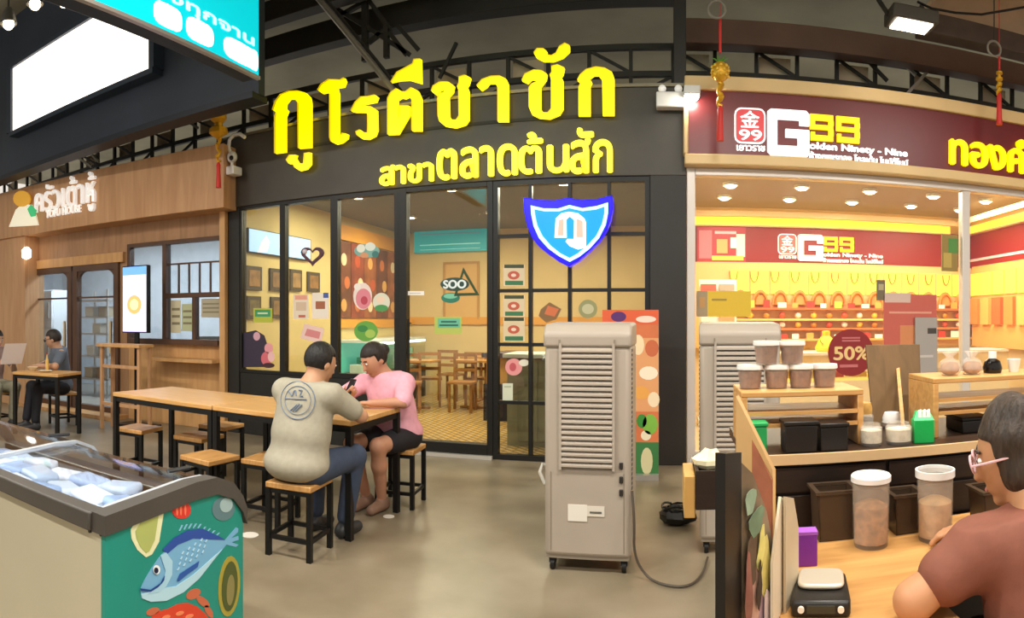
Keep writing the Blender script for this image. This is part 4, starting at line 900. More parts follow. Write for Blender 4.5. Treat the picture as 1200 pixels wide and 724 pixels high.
p = PZ(947, 664, .75); o = thing('card_box', 'small purple box behind the kitchen scale', 'box', (p.x, p.y+.02, .75), R(-5))
MB().box((-.026, -.02, 0), (.026, .02, .08)).build('body', mat('#7a2fa0', .45), o, bevel=.002); MB().box((-.027, -.021, .08), (.027, .021, .088)).build('lid', mat('#a45cc4', .45), o)
# menu rack: boards standing nearly edge-on
mr = thing('menu_rack', 'standing rack of laminated menu boards at the left of the stall', 'menu rack', (.16, 1.3, 0))
def vboard(pxa, ra, pxb, rb, pts, th, m, name, par):
    A = P(pxa, 374, ra); B = P(pxb, 374, rb); d = B-A; d.z = 0; nrm = Vector((d.y, -d.x, 0)).normalized()
    q = [Vector((A.x+d.x*s, A.y+d.y*s, z)) for s, z in pts]
    return MB().prism(q, nrm*th).build(name, m, par, world=True)
b1 = vboard(850, 1.16, 869, 1.24, [(0, .32), (1, .32), (1, 1.12), (0, 1.135)], -.02, mat('#15110e', .4), 'black_board', mr)
b2 = vboard(869, 1.24, 910, 1.36, [(0, .34), (1, .34), (1, .86), (.7, .98), (.3, 1.07), (0, 1.1)], -.008, mat('#7d6c56', .35, var=.5, scale=9), 'menu_sheet', mr)
for k, (s, z, rs, rz_, a_, col) in enumerate(((.4, .50, .26, .05, .3, '#c8b4a8'), (.62, .60, .2, .07, -.5, '#a88a92'), (.35, .64, .16, .1, .4, '#c49a88'), (.68, .74, .14, .08, .2, '#cfc070'), (.55, .82, .12, .05, .6, '#d8cf7a'), (.3, .80, .12, .08, -.3, '#5a4a3c'), (.42, .92, .2, .045, .2, '#6f8a70'), (.25, 1.0, .14, .04, .3, '#8fa890'), (.75, .55, .14, .09, .1, '#d8c3c0'), (.2, .7, .1, .1, 0, '#8a5a50'), (.5, .7, .07, .06, .3, '#3c3028'))):
    o_ = 1.0-.0012*k; z = .73+(z-.5)*.58; rz_ *= .7
    vboard(869, 1.231*o_, 910, 1.351*o_, [(s+rs*(1+.25*math.sin(3*t+k))*math.cos(t), z+rz_*(1+.2*math.cos(2*t+k))*math.sin(t)+a_*rz_*math.cos(t)) for t in np.linspace(0, 2*math.pi, 15)[:-1]], -.001, mat(col, .4, var=.3, scale=20), 'menu_picture', b2)
vboard(906, 1.30, 924, 1.42, [(0, .4), (1, .4), (1, .97), (.5, 1.0), (0, .88)], -.006, mat('#d9c9ae', .5, var=.1), 'menu_sheet', mr)
vboard(921, 1.36, 936, 1.46, [(0, .4), (1, .4), (1, .9), (.6, .98), (0, 1.0)], -.006, mat('#c7b698', .5, var=.1), 'menu_sheet', mr)
vboard(866, 1.50, 909, 1.44, [(0, .6), (1, .6), (1, 1.04), (0, 1.2)], .012, mat('#c29a66', .5, var=.2, scale=3), 'wood_board', mr)
vboard(870, 1.487, 905, 1.427, [(0, .7), (1, .7), (1, 1.02), (0, 1.15)], .003, mat('#9a5a40', .5, var=.4, scale=9), 'menu_picture', mr)
MB().box((.1, 1.08, 0), (.36, 1.6, .03)).build('base', LEG, mr, world=True)
for x, y in ((.12, 1.1), (.12, 1.56), (.33, 1.1), (.33, 1.56)): MB().box((x, y, .03), (x+.02, y+.02, .42)).build('leg', LEG, mr, world=True)
MB().box((.11, 1.1, .38), (.36, 1.58, .40)).build('tray', LEG, mr, world=True)
# side box hung on the counter end, with crumpled paper
p0 = P(814, 590, 2.0); p1 = P(846, 546, 2.0)
sb = thing('side_box', 'dark open box fixed to the left end of the stall counter', 'box', ((p0.x+.25)/2, 2.0, p0.z))
MB().box((p0.x, 1.93, p0.z), (sx0-.022, 2.12, p0.z+.012)).build('bottom', DKW, sb, world=True)
for y in (1.93, 2.11): MB().box((p0.x, y, p0.z+.012), (sx0-.022, y+.01, p1.z)).build('side_wall', DKW, sb, world=True)
MB().box((p0.x, 1.94, p0.z+.012), (p0.x+.01, 2.11, p1.z)).build('end_wall', DKW, sb, world=True)
cp = MB().ell((0, 0, 0), (.05, .045, .035), 10, 7)
cp.v = [tuple(c*random.uniform(.75, 1.25) for c in v) for v in cp.v]
o = cp.build('crumpled_paper', mat('#eadfb8', .7), ang=10); o.location = (P(822, 540, 2.0).x+.03, 2.02, p1.z+.012); tag(o, 'crumpled yellow and white paper lying in the dark side box', 'paper')
MB().box((P(801, 590, 2.0).x, 1.935, P(805, 600, 2.0).z), (p0.x-.0005, 2.115, P(805, 552, 2.0).z)).build('end_board', mat('#c79a55', .5, var=.2, scale=4), sb, world=True, bevel=.003)
# black bag of cables on the floor by the cooler
p = PZ(795, 620, 0); bg = thing('cable_bag', 'black bag with a heap of cables on the floor beside the cooler', 'bag', (p.x, p.y+.1, 0))
bm_ = MB().ell((0, 0, .06), (.13, .1, .06), 14, 8); bm_.v = [(x*random.uniform(.9, 1.1), y*random.uniform(.9, 1.1), max(0, z*random.uniform(.85, 1.15))) for x, y, z in bm_.v]
bm_.build('bag', mat('#191613', .5), bg, ang=15)
for k in range(3): MB().tube([(.09*math.cos(t+k)*(1+.1*k), .07*math.sin(t+k), .1+.012*k+.012*math.sin(3*t)) for t in np.linspace(0, 5.8, 20)], .008, 6).build('cable_loop', mat('#0e0d0c', .4), bg)
# ================================================================ people
from mathutils.bvhtree import BVHTree
V = Vector
def frame3(f, u=(0, 0, 1)):
    f = V(f).normalized(); u = V(u); r = f.cross(u).normalized(); u = r.cross(f).normalized(); return r, f, u
def surface(prims, h, cut=None, k0=.02):
    """smooth blended solid -> one quad mesh (surface nets)"""
    lo = np.array([1e9]*3); hi = -lo
    for p in prims:
        if p[0] == 'cap': pts = [np.array(p[1])-max(p[3], p[4]), np.array(p[2])-max(p[3], p[4]), np.array(p[1])+max(p[3], p[4]), np.array(p[2])+max(p[3], p[4])]
        else: m = max(p[2]); pts = [np.array(p[1])-m, np.array(p[1])+m]
        lo = np.minimum(lo, np.min(pts, axis=0)); hi = np.maximum(hi, np.max(pts, axis=0))
    lo = lo-3*h; n = np.ceil((hi+3*h-lo)/h).astype(int)+1
    ax = [lo[i]+h*np.arange(n[i]) for i in range(3)]
    Fd = np.full(tuple(n), 1.0, np.float32)
    for p in prims:
        k = p[5] if len(p) > 5 else k0
        if p[0] == 'cap': a, b = np.array(p[1], float), np.array(p[2], float); m = max(p[3], p[4]); l_, h_ = np.minimum(a, b)-m-.06, np.maximum(a, b)+m+.06
        else: c = np.array(p[1], float); m = max(p[2]); l_, h_ = c-m-.06, c+m+.06
        i0 = np.clip(np.floor((l_-lo)/h).astype(int), 0, n-1); i1 = np.clip(np.ceil((h_-lo)/h).astype(int)+1, 1, n)
        sl = tuple(slice(i0[i], i1[i]) for i in range(3))
        X = ax[0][sl[0]][:, None, None]; Y = ax[1][sl[1]][None, :, None]; Z = ax[2][sl[2]][None, None, :]
        if p[0] == 'cap':
            d = b-a; L2 = max(d@d, 1e-9); t = np.clip(((X-a[0])*d[0]+(Y-a[1])*d[1]+(Z-a[2])*d[2])/L2, 0, 1)
            q = np.sqrt((X-a[0]-t*d[0])**2+(Y-a[1]-t*d[1])**2+(Z-a[2]-t*d[2])**2)-(p[3]+(p[4]-p[3])*t)
        else:
            r3 = p[3] if p[3] is not None else ((1, 0, 0), (0, 1, 0), (0, 0, 1)); s = 0
            for e, rad in zip(r3, p[2]): s = s+(((X-c[0])*e[0]+(Y-c[1])*e[1]+(Z-c[2])*e[2])/rad)**2
            s = np.sqrt(s); q = (s-1)*min(p[2])*.9+(s-1)*.1*max(p[2])
            k = p[4] if len(p) > 4 else k0
        o = Fd[sl]; hh = np.clip(.5+.5*(o-q)/k, 0, 1); Fd[sl] = o*(1-hh)+q*hh-k*hh*(1-hh)
    if cut is not None:
        G3 = np.meshgrid(*ax, indexing='ij', sparse=True); Fd = np.maximum(Fd, cut(*G3).astype(np.float32))
    s = Fd < 0
    c8 = [s[i:n[0]-1+i, j:n[1]-1+j, k_:n[2]-1+k_] for i in (0, 1) for j in (0, 1) for k_ in (0, 1)]
    cnt = sum(x.astype(np.int8) for x in c8); mk = (cnt > 0) & (cnt < 8); idx = np.argwhere(mk)
    acc = np.zeros((len(idx), 3)); num = np.zeros(len(idx))
    for ax_ in range(3):
        oth = [q for q in range(3) if q != ax_]
        for a in (0, 1):
            for b in (0, 1):
                o0 = np.zeros(3, int); o0[oth[0]] = a; o0[oth[1]] = b; o1 = o0.copy(); o1[ax_] = 1
                i0 = idx+o0; i1 = idx+o1; f0 = Fd[i0[:, 0], i0[:, 1], i0[:, 2]]; f1 = Fd[i1[:, 0], i1[:, 1], i1[:, 2]]
                cr = (f0 < 0) != (f1 < 0); t = np.where(cr, f0/np.where(cr, f0-f1, 1), 0)
                pos = i0+t[:, None]*(o1-o0); acc += pos*cr[:, None]; num += cr
    vs = lo+h*acc/num[:, None]
    vid = -np.ones(mk.shape, int); vid[mk] = np.arange(len(idx)); fs = []
    for ax_ in range(3):
        a, b = [(1, 2), (2, 0), (0, 1)][ax_]
        s0 = np.take(s, range(n[ax_]-1), ax_); s1 = np.take(s, range(1, n[ax_]), ax_); e = np.argwhere(s0 != s1)
        e = e[(e[:, a] > 0) & (e[:, b] > 0) & (e[:, a] < n[a]-1) & (e[:, b] < n[b]-1)]
        def g(da, db):
            q = e.copy(); q[:, a] += da; q[:, b] += db; return vid[q[:, 0], q[:, 1], q[:, 2]]
        quad = np.stack([g(-1, -1), g(0, -1), g(0, 0), g(-1, 0)], 1); neg = ~s0[e[:, 0], e[:, 1], e[:, 2]]
        quad[neg] = quad[neg][:, ::-1]; fs.append(quad)
    return vs, np.concatenate(fs)
def solid(name, prims, h, m, parent, cut=None, k0=.02, smooth=1):
    vs, fs = surface(prims, h, cut, k0); inv = np.array(wmat(parent).inverted()); vs = vs@inv[:3, :3].T+inv[:3, 3]
    me = bpy.data.meshes.new(name); me.from_pydata(vs.tolist(), [], fs.tolist()); me.materials.append(m)
    me.polygons.foreach_set('use_smooth', [True]*len(me.polygons))
    o = bpy.data.objects.new(name, me); COL.objects.link(o); o.parent = parent
    if smooth:
        sm = o.modifiers.new('smooth', 'SMOOTH'); sm.factor = .5; sm.iterations = 2
    return o
def cap(a, b, ra, rb=None, k=.02): return ('cap', tuple(a), tuple(b), ra, ra if rb is None else rb, k)
def ell(c, r, fr=None, k=.02): return ('ell', tuple(c), tuple(r), tuple(tuple(e) for e in fr) if fr else None, k)
def hand(w, d, nrm, curl=.5, s=1.0, side=1):
    """palm, four fingers and a thumb; d = pointing direction, nrm = out of the palm"""
    d = V(d).normalized(); nrm = V(nrm); nrm = (nrm-d*nrm.dot(d)).normalized(); x = d.cross(nrm).normalized()*side; w = V(w); P_ = []
    P_.append(ell(w+d*.048*s, (.036*s, .048*s, .015*s), (x, d, nrm), .012))
    for off, ln in ((-.028, .92), (-.0095, 1.05), (.0095, 1.0), (.027, .8)):
        b = w+d*.082*s+x*off*s; m_ = b+(d*math.cos(curl*.7)+nrm*math.sin(curl*.7))*.038*ln*s; t = m_+(d*math.cos(curl*1.7)+nrm*math.sin(curl*1.7))*.034*ln*s
        P_ += [cap(w+d*.06*s+x*off*s*.9, b, .0105*s, .0098*s, .004), cap(b, m_, .0095*s, .0088*s, .003), cap(m_, t, .0088*s, .0072*s, .003)]
    tb = w+d*.02*s-x*.03*s; tm = tb+(d*.7-x*.6+nrm*.3).normalized()*.04*s; tt = tm+(d*.95-x*.1+nrm*.35).normalized()*.03*s
    P_ += [cap(tb, tm, .013*s, .011*s, .006), cap(tm, tt, .0105*s, .0085*s, .004)]
    return P_
def head_prims(c, f, u, s=1.0):
    r, f, u = frame3(f, u); c = V(c); F_ = (r, f, u)
    return [ell(c+u*.012*s-f*.008*s, (.076*s, .096*s, .102*s), F_, .02), ell(c+f*.028*s-u*.052*s, (.054*s, .058*s, .058*s), F_, .03), ell(c+f*.03*s-u*.005*s, (.062*s, .06*s, .07*s), F_, .03),
            cap(c+f*.086*s+u*.008*s, c+f*.106*s-u*.028*s, .009*s, .014*s, .012), ell(c+f*.084*s-u*.062*s, (.022*s, .012*s, .009*s), F_, .012), ell(c+f*.07*s-u*.095*s, (.02*s, .018*s, .014*s), F_, .02),
            ell(c+r*.077*s-u*.012*s-f*.008*s, (.011*s, .022*s, .032*s), F_, .008), ell(c-r*.077*s-u*.012*s-f*.008*s, (.011*s, .022*s, .032*s), F_, .008)]
def person(label, J, sk, shirt, pants, hairc, h=.009, sleeve=.62, pantlen=1.0, shoes='#2a2a2c', group=None, hair='short', neckcut=.0, bulk=1.0, coll=None, face=True):
    pe = thing('person', label, 'person', (J['pel'][0], J['pel'][1], 0))
    g = {k_: V(v) for k_, v in J.items()}
    SK = mat(sk, .5, sss=.08, var=.06, scale=12); c = g['head']; r, f, u = frame3(g['face'], g.get('hup', (0, 0, 1)))
    sr, sf, su = frame3((V((0, 0, 1)).cross(g['shR']-g['shL'])).normalized(), (g['chest']-g['pel']).normalized()); TF_ = (sr, sf, su)
    nb = g['neck']
    body = head_prims(c, g['face'], g.get('hup', (0, 0, 1)))+[cap(c-u*.06-f*.018, nb, .05, .056, .025)]
    body += [ell(g['chest'], (.145*bulk, .095*bulk, .16), TF_, .04), ell((g['chest']+g['pel'])/2, (.14*bulk, .10*bulk, .16), TF_, .05), ell(g['pel'], (.15*bulk, .115*bulk, .1), TF_, .05), cap(nb, g['chest'], .055, .08, .04)]
    for s_ in 'LR':
        a, e, w = g['sh'+s_], g['el'+s_], g['wr'+s_]
        body += [cap(g['chest']+su*.06, a, .05, .042, .03), cap(a, e, .045*bulk**.5, .04, .03), cap(e, w, .04, .027, .02)]
        hd = g.get('hd'+s_, (w-e)); body += hand(w, hd, g.get('hn'+s_, V((0, 0, -1))), J.get('curl', .5) if not isinstance(J.get('curl'), V) else .5, .95, 1 if s_ == 'L' else -1)
        hp, kn, an = g['hp'+s_], g['kn'+s_], g['an'+s_]
        toe = an+V((g['toe'+s_][0], g['toe'+s_][1], 0)) if ('toe'+s_) in g else an+V((sf.x, sf.y, 0)).normalized()*.14
        body += [cap(hp, kn, .078*bulk**.5, .054, .04), cap(kn, kn.lerp(an, .35), .052, .053, .03), cap(kn.lerp(an, .35), an, .053, .034, .03), cap(an-V((0, 0, .025)), V((toe.x, toe.y, .03)), .034, .024, .02)]
    solid('body', body, h, SK, pe)
    # shirt
    SH_ = mat(shirt, .8, var=.08, scale=30, bump=.15); sp_ = [ell(g['chest'], (.162*bulk, .115*bulk, .175), TF_, .05), ell(g['chest'].lerp(g['pel'], .5), (.165*bulk, .128*bulk, .17), TF_, .06), ell(g['pel']-su*.005, (.18*bulk, .146*bulk, .12), TF_, .06), cap(g['chest']+su*.02, nb-su*.03, .1, .078, .04)]
    for s_ in 'LR':
        a, e = g['sh'+s_], g['el'+s_]; sp_ += [cap(g['chest']+su*.09, a, .09, .07, .05), cap(a, a.lerp(e, sleeve), .069*bulk**.4, .06*bulk**.3, .03)]
    hem = g['pel']-su*.088
    def cutS(X, Y, Z):
        d = -((X-hem.x)*su.x+(Y-hem.y)*su.y+(Z-hem.z)*su.z); q = nb+su*.012; d2 = (X-q.x)*su.x+(Y-q.y)*su.y+(Z-q.z)*su.z
        return np.maximum(d, d2)
    so = solid('shirt', sp_, h, SH_, pe, cutS)
    # trousers
    PT = mat(pants, .8, var=.12, scale=25, bump=.1); pp = [ell(g['pel']-su*.03, (.155*bulk, .125*bulk, .09), TF_, .05)]
    for s_ in 'LR':
        hp, kn, an = g['hp'+s_], g['kn'+s_], g['an'+s_]
        if pantlen >= 1: pp += [cap(hp, kn, .095*bulk**.5, .07, .05), cap(kn, kn.lerp(an, .88), .07, .055, .03)]
        else: pp += [cap(hp, hp.lerp(kn, pantlen), .095*bulk**.5, .085, .05)]
        toe = an+V((g['toe'+s_][0], g['toe'+s_][1], 0)) if ('toe'+s_) in g else an+V((sf.x, sf.y, 0)).normalized()*.14
        d_ = (toe-an); d_.z = 0; d_.normalize()
        shp = [cap(V((an.x, an.y, .045))-d_*.03, V((toe.x, toe.y, .035)), .046, .036, .02), cap(V((an.x, an.y, .07)), V((an.x, an.y, .05)), .045, .045, .02)]
        solid('shoe', shp, max(h, .008), mat(shoes, .5), pe, lambda X, Y, Z: 0*X+0*Y-Z)
    solid('trousers', pp, h, PT, pe)
    # hair
    HM = mat(hairc, .55, var=.45, scale=70, bump=.8, stretch=(1, 1, .25))
    hp_ = [ell(c+u*.022-f*.014, (.088, .106, .108), (r, f, u), .02)]
    if hair == 'bob': hp_ += [ell(c-u*.04-f*.03, (.092, .085, .09), (r, f, u), .03)]+[ell(c+u*random.uniform(-.06, .11)-f*random.uniform(-.02, .1)+r*random.uniform(-.06, .06), (.04, .045, .04), (r, f, u), .02) for _ in range(14)]
    if hair == 'bun': hp_ += [ell(c-f*.115+u*.02, (.045, .04, .045), (r, f, u), .02)]
    low = {'short': .05, 'bob': .115, 'bun': .06}[hair]
    def cutH(X, Y, Z):
        df = (X-c.x)*f.x+(Y-c.y)*f.y+(Z-c.z)*f.z; du = (X-c.x)*u.x+(Y-c.y)*u.y+(Z-c.z)*u.z
        front = np.minimum(df-(.05 if hair == 'bob' else .018), .052-du+.25*np.maximum(0, df-.05)); lowc = -du-low+.6*np.maximum(0, df+.02)
        return np.maximum(front, lowc)
    solid('hair', hp_, min(h, .008), HM, pe, cutH)
    # face
    for s_ in (-1, 1):
        e = c+f*.088+u*.012+r*s_*.03; ey = MB().ell(e, (.011, .008, .007), 8, 6, rot=Matrix((r, f, u)).transposed()).build('eye', mat('#f0ece6', .3), pe, world=True)
        MB().ell(e+f*.006, (.005, .004, .005), 8, 5, rot=Matrix((r, f, u)).transposed()).build('pupil', mat('#1a120e', .2), ey, world=True)
        MB().tube([c+f*.093+u*.034+r*s_*.016, c+f*.092+u*.038+r*s_*.03, c+f*.082+u*.033+r*s_*.045], .004, 6).build('eyebrow', HM, pe, world=True)
    MB().ell(c+f*.095-u*.062, (.022, .006, .005), 10, 6, rot=Matrix((r, f, u)).transposed()).build('lips', mat('#a8605a', .5), pe, world=True)
    return pe, so, (c, r, f, u), (g, sr, sf, su)
def spectacles(pe, hd, dark, frame_col):
    c, r, f, u = hd
    gl = MB(); 
    t = bpy.data.objects.new('glasses', None); COL.objects.link(t); t.parent = pe
    for s_ in (-1, 1):
        e = c+f*.108+u*.01+r*s_*.032; pts = [e+r*.026*math.cos(a)+u*.02*math.sin(a) for a in np.linspace(0, 2*math.pi, 17)]
        MB().tube(pts, .0032, 6).build('rim', mat(frame_col, .3), t, world=True)
        MB().prism(pts[:-1], f*.0015).build('lens', mat('#101012', .1) if dark else glass('#f4f4f4', 1.2), t, world=True)
        MB().tube([e+r*s_*.026, c+f*.06+r*s_*.078+u*.012, c-f*.01+r*s_*.086+u*.012, c-f*.03+r*s_*.084-u*.008], .003, 6).build('temple', mat(frame_col, .3), t, world=True)
    MB().tube([c+f*.108+u*.014-r*.008, c+f*.112+u*.018, c+f*.108+u*.014+r*.008], .003, 6).build('bridge', mat(frame_col, .3), t, world=True)
# man from behind in a pale grey T-shirt
pm, shirt_, hd, gg = person('man in a pale grey T-shirt with a blue back print, seen from behind', dict(
    pel=(-2.07, 3.15, .535), chest=(-2.05, 3.21, .85), neck=(-2.025, 3.26, 1.0), head=(-2.0, 3.315, 1.115), face=(.35, .9, -.35), shL=(-2.225, 3.25, .94), shR=(-1.865, 3.20, .94),
    elL=(-2.30, 3.45, .80), wrL=(-2.12, 3.62, .795), elR=(-1.76, 3.38, .80), wrR=(-1.88, 3.60, .795), hpL=(-2.16, 3.19, .50), hpR=(-1.97, 3.17, .50),
    knL=(-2.2, 3.58, .52), knR=(-1.88, 3.53, .52), anL=(-2.18, 3.55, .08), anR=(-1.95, 3.52, .08), hnL=(0, 0, -1), hnR=(0, 0, -1)), '#b98a6a', '#a39c8a', '#39445a', '#17120f', h=.008, sleeve=.72, bulk=1.2)
# back print
g, sr, sf, su = gg
bv = BVHTree.FromPolygons([wmat(pm)@v.co for v in shirt_.data.vertices], [tuple(p.vertices) for p in shirt_.data.polygons])
PRN = mat('#6d7c92', .7)
def onback(px, py):
    b = bear(px); d = V((math.sin(b), math.cos(b), -(py-HOR)/F)).normalized(); hit = bv.ray_cast(V((0, 0, EYE)), d)
    return (hit[0]-d*.006) if hit[0] else P(px, py, 3.6)
for rad, w_ in ((20.5, .0028), (15.5, .002)):
    MB().tube([onback(349+rad*math.cos(t)*.98, 469+rad*1.08*math.sin(t)) for t in np.linspace(0, 2*math.pi, 41)], w_, 5).build('shirt_print', PRN, shirt_, world=True)
for a, b in (((334, 467), (359, 468)), ((340, 481), (348, 474)), ((343, 482), (351, 473)), ((346, 482), (354, 474)), ((338, 458), (342, 464)), ((342, 464), (345, 457)), ((346, 457), (347, 464)), ((350, 457), (354, 457)), ((354, 457), (351, 464)), ((351, 464), (355, 464))):
    MB().tube([onback(a[0]+(b[0]-a[0])*t, a[1]+(b[1]-a[1])*t) for t in (0, .5, 1)], .0034, 5).build('shirt_print', PRN, shirt_, world=True)
# woman in pink
pw, sw, hd, gg = person('woman in a loose pink T-shirt leaning on the table with a phone', dict(
    pel=(-1.96, 4.37, .535), chest=(-2.0, 4.30, .83), neck=(-2.035, 4.25, .975), head=(-2.075, 4.19, 1.085), face=(-.45, -.75, -.5), shL=(-1.86, 4.27, .91), shR=(-2.19, 4.31, .91),
    elL=(-1.80, 4.10, .795), wrL=(-2.0, 3.99, .79), elR=(-2.33, 4.15, .80), wrR=(-2.19, 4.0, .83), hpL=(-1.87, 4.35, .5), hpR=(-2.05, 4.37, .5),
    knL=(-1.93, 3.96, .50), knR=(-2.14, 3.97, .50), anL=(-1.98, 4.13, .08), anR=(-2.12, 4.16, .08), hdL=(-.95, -.1, 0), hdR=(.6, -.6, .3), hnR=(.5, .3, .8)), '#c28e72', '#e6a6b6', '#1f1d24', '#241a15', h=.0095, sleeve=.9, pantlen=.6, shoes='#8a6a58', hair='bun', bulk=1.12)
ph = thing('mobile_phone', 'dark phone held by the woman in pink', 'phone', (-2.16, 3.93, .84))
MB().box((-.036, -.005, 0), (.036, .005, .13)).build('case', mat('#1a1618', .3), ph, bevel=.004); MB().box((-.032, .005, .006), (.032, .0062, .124)).build('screen', mat('#22303a', .1), ph)
ph.rotation_euler = (R(-28), 0, R(-30))
# man in dark grey with sunglasses
pl, sl_, hd, gg = person('man in a dark grey shirt and sunglasses at the small left table', dict(
    pel=(-6.75, 4.82, .535), chest=(-6.72, 4.76, .86), neck=(-6.72, 4.72, 1.01), head=(-6.74, 4.67, 1.125), face=(-.75, -.6, -.3), shL=(-6.54, 4.66, .95), shR=(-6.86, 4.86, .95),
    elL=(-6.42, 4.48, .80), wrL=(-6.62, 4.36, .80), elR=(-6.92, 4.66, .80), wrR=(-6.74, 4.45, .80), hpL=(-6.66, 4.76, .5), hpR=(-6.82, 4.84, .5),
    knL=(-6.62, 4.36, .52), knR=(-6.86, 4.42, .52), anL=(-6.6, 4.3, .08), anR=(-6.78, 4.28, .08)), '#b98e72', '#5c6470', '#1b1b22', '#2a211c', h=.0105, sleeve=.75)
spectacles(pl, hd, True, '#141214')
# person at the left edge holding a sheet
pz, sz_, hd, gg = person('person at the left picture edge holding up a paper sheet', dict(
    pel=(-7.36, 4.1, .535), chest=(-7.34, 4.12, .86), neck=(-7.32, 4.13, 1.01), head=(-7.28, 4.14, 1.125), face=(.95, .1, -.3), shL=(-7.32, 4.31, .95), shR=(-7.32, 3.93, .95),
    elL=(-7.2, 4.36, .72), wrL=(-6.98, 4.22, .82), elR=(-7.18, 3.92, .72), wrR=(-6.95, 4.0, .82), hpL=(-7.33, 4.19, .5), hpR=(-7.33, 4.01, .5),
    knL=(-6.94, 4.22, .52), knR=(-6.94, 3.95, .52), anL=(-6.98, 4.2, .08), anR=(-6.98, 3.97, .08), hnL=(0, -1, 0), hnR=(0, 1, 0)), '#c59a80', '#a58a86', '#8a8672', '#2a211c', h=.012)
pg = thing('paper_sheet', 'white menu sheet held up at the left edge', 'paper', (-6.8, 4.08, .84))
MB().prism([(-.02, -.15, -.02), (.0, .15, -.02), (.1, .16, .24), (.08, -.14, .24)], (.003, 0, 0)).build('sheet', mat('#efe4e4', .6), pg)
for k in range(3): MB().prism([(.0+.02*k+.0035, -.1, .04+.05*k), (.006+.02*k+.0035, .1, .04+.05*k), (.008+.02*k+.0035, .1, .046+.05*k), (.002+.02*k+.0035, -.1, .046+.05*k)], (.0006, 0, 0)).build('print', mat('#c8b4b8', .6), pg)
# woman at the stall
pr_, sr_, hd, gg = person('woman in a brown T-shirt with glasses leaning on the work table', dict(
    pel=(.86, 1.10, .52), chest=(.83, 1.17, .80), neck=(.82, 1.225, .955), head=(.80, 1.29, 1.06), face=(-.80, .52, -.28), shL=(.665, 1.215, .885), shR=(1.0, 1.13, .885),
    elL=(.505, 1.225, .793), wrL=(.66, 1.40, .79), elR=(1.0, 1.38, .80), wrR=(.82, 1.52, .80), hpL=(.77, 1.13, .48), hpR=(.96, 1.10, .48),
    knL=(.82, 1.5, .50), knR=(1.0, 1.5, .50), anL=(.82, 1.5, .08), anR=(1.0, 1.5, .08), hdL=(.6, .75, 0)), '#b98560', '#7d4a3a', '#24222a', '#3a2d24', h=.0065, sleeve=.55, bulk=1.08, hair='bob')
spectacles(pr_, hd, False, '#d8b0b4')
stool(.88, 1.08, 8, 'wooden stool under the woman in the brown T-shirt')
# ================================================================ tea shop interior
IW = mat('#d6c184', .7, var=.06, scale=2); IW2 = mat('#d8bd84', .7, var=.06, scale=2)
TX0, TX1, TY1, TZ = -4.87, .12, 11.0, 3.0
def tiles():
    m = bpy.data.materials.new('floor_tiles'); m.use_nodes = True; N = m.node_tree.nodes; L = m.node_tree.links; b = N['Principled BSDF']
    tc = N.new('ShaderNodeTexCoord'); mp = N.new('ShaderNodeMapping'); mp.inputs['Rotation'].default_value = (0, 0, R(45)); L.new(tc.outputs['Object'], mp.inputs[0])
    t = N.new('ShaderNodeTexBrick'); t.inputs['Scale'].default_value = 3.2; t.inputs['Color1'].default_value = hx('#d8b878'); t.inputs['Color2'].default_value = hx('#c9a566'); t.inputs['Mortar'].default_value = hx('#7a5a30'); t.inputs['Mortar Size'].default_value = .05
    L.new(mp.outputs[0], t.inputs['Vector']); L.new(t.outputs[0], b.inputs['Base Color']); b.inputs['Roughness'].default_value = .3; return m
struct('floor', MB().box((TX0, WY+.06, -.12), (TX1, TY1, 0)), tiles(), 'cream patterned tile floor inside the tea shop')
struct('wall_left', MB().box((TX0-.06, WY+.1, 0), (TX0, TY1, TZ)), IW, 'yellow side wall inside the tea shop')
struct('wall_back', MB().box((TX0-.06, TY1, 0), (TX1+.06, TY1+.1, TZ)), IW2, 'warm cream rear wall inside the tea shop')
struct('wall_right', MB().box((TX1, WY+.2, 0), (TX1+.06, TY1, TZ)), IW2, 'cream right wall inside the tea shop')
struct('ceiling', MB().box((TX0-.06, WY+.1, TZ), (TX1+.06, TY1+.1, TZ+.06)), mat('#6f6856', .7, var=.1), 'dull grey ceiling inside the tea shop')
struct('trim_7', MB().box((TX0+.0, TY1-.03, 1.28), (TX1, TY1, 1.42)).box((TX0, 8.4, 1.24), (TX0+.03, TY1-.03, 1.38)).box((TX0, 8.4, 2.62), (TX0+.05, TY1-.03, 2.86)), mat('#dc9a34', .5), 'orange wood band around the tea shop walls')
for i, (x, y) in enumerate([(-3.9, 7.4), (-2.6, 7.4), (-1.2, 7.4), (-3.9, 9.2), (-2.6, 9.2), (-1.2, 9.2)]):
    d = thing('downlight', 'ceiling downlight inside the tea shop, %s row, %s' % (('front', 'rear')[i//3], ('left', 'middle', 'right')[i % 3]), 'lamp', (x, y, TZ-.03), group='downlights in the tea shop')
    MB().lathe([(.0, 0), (.06, 0), (.06, .02), (0, .02)], n=16).build('lens', mat('#ffffff', .3, emit=14, ecol='#fff0d4'), d)
    MB().lathe([(.062, .0), (.085, .0), (.085, .03), (.062, .03)], n=16).build('ring', WHITE, d)
    if i in (0, 1, 3, 5, 2, 4): area('downlight_beam', (0, 0, -.03), (.5, .5), P_TEA, WARM, parent=d)
SF = Frame((TX0, 0, 0), math.pi/2); BK = Frame((0, TY1, 0), 0)
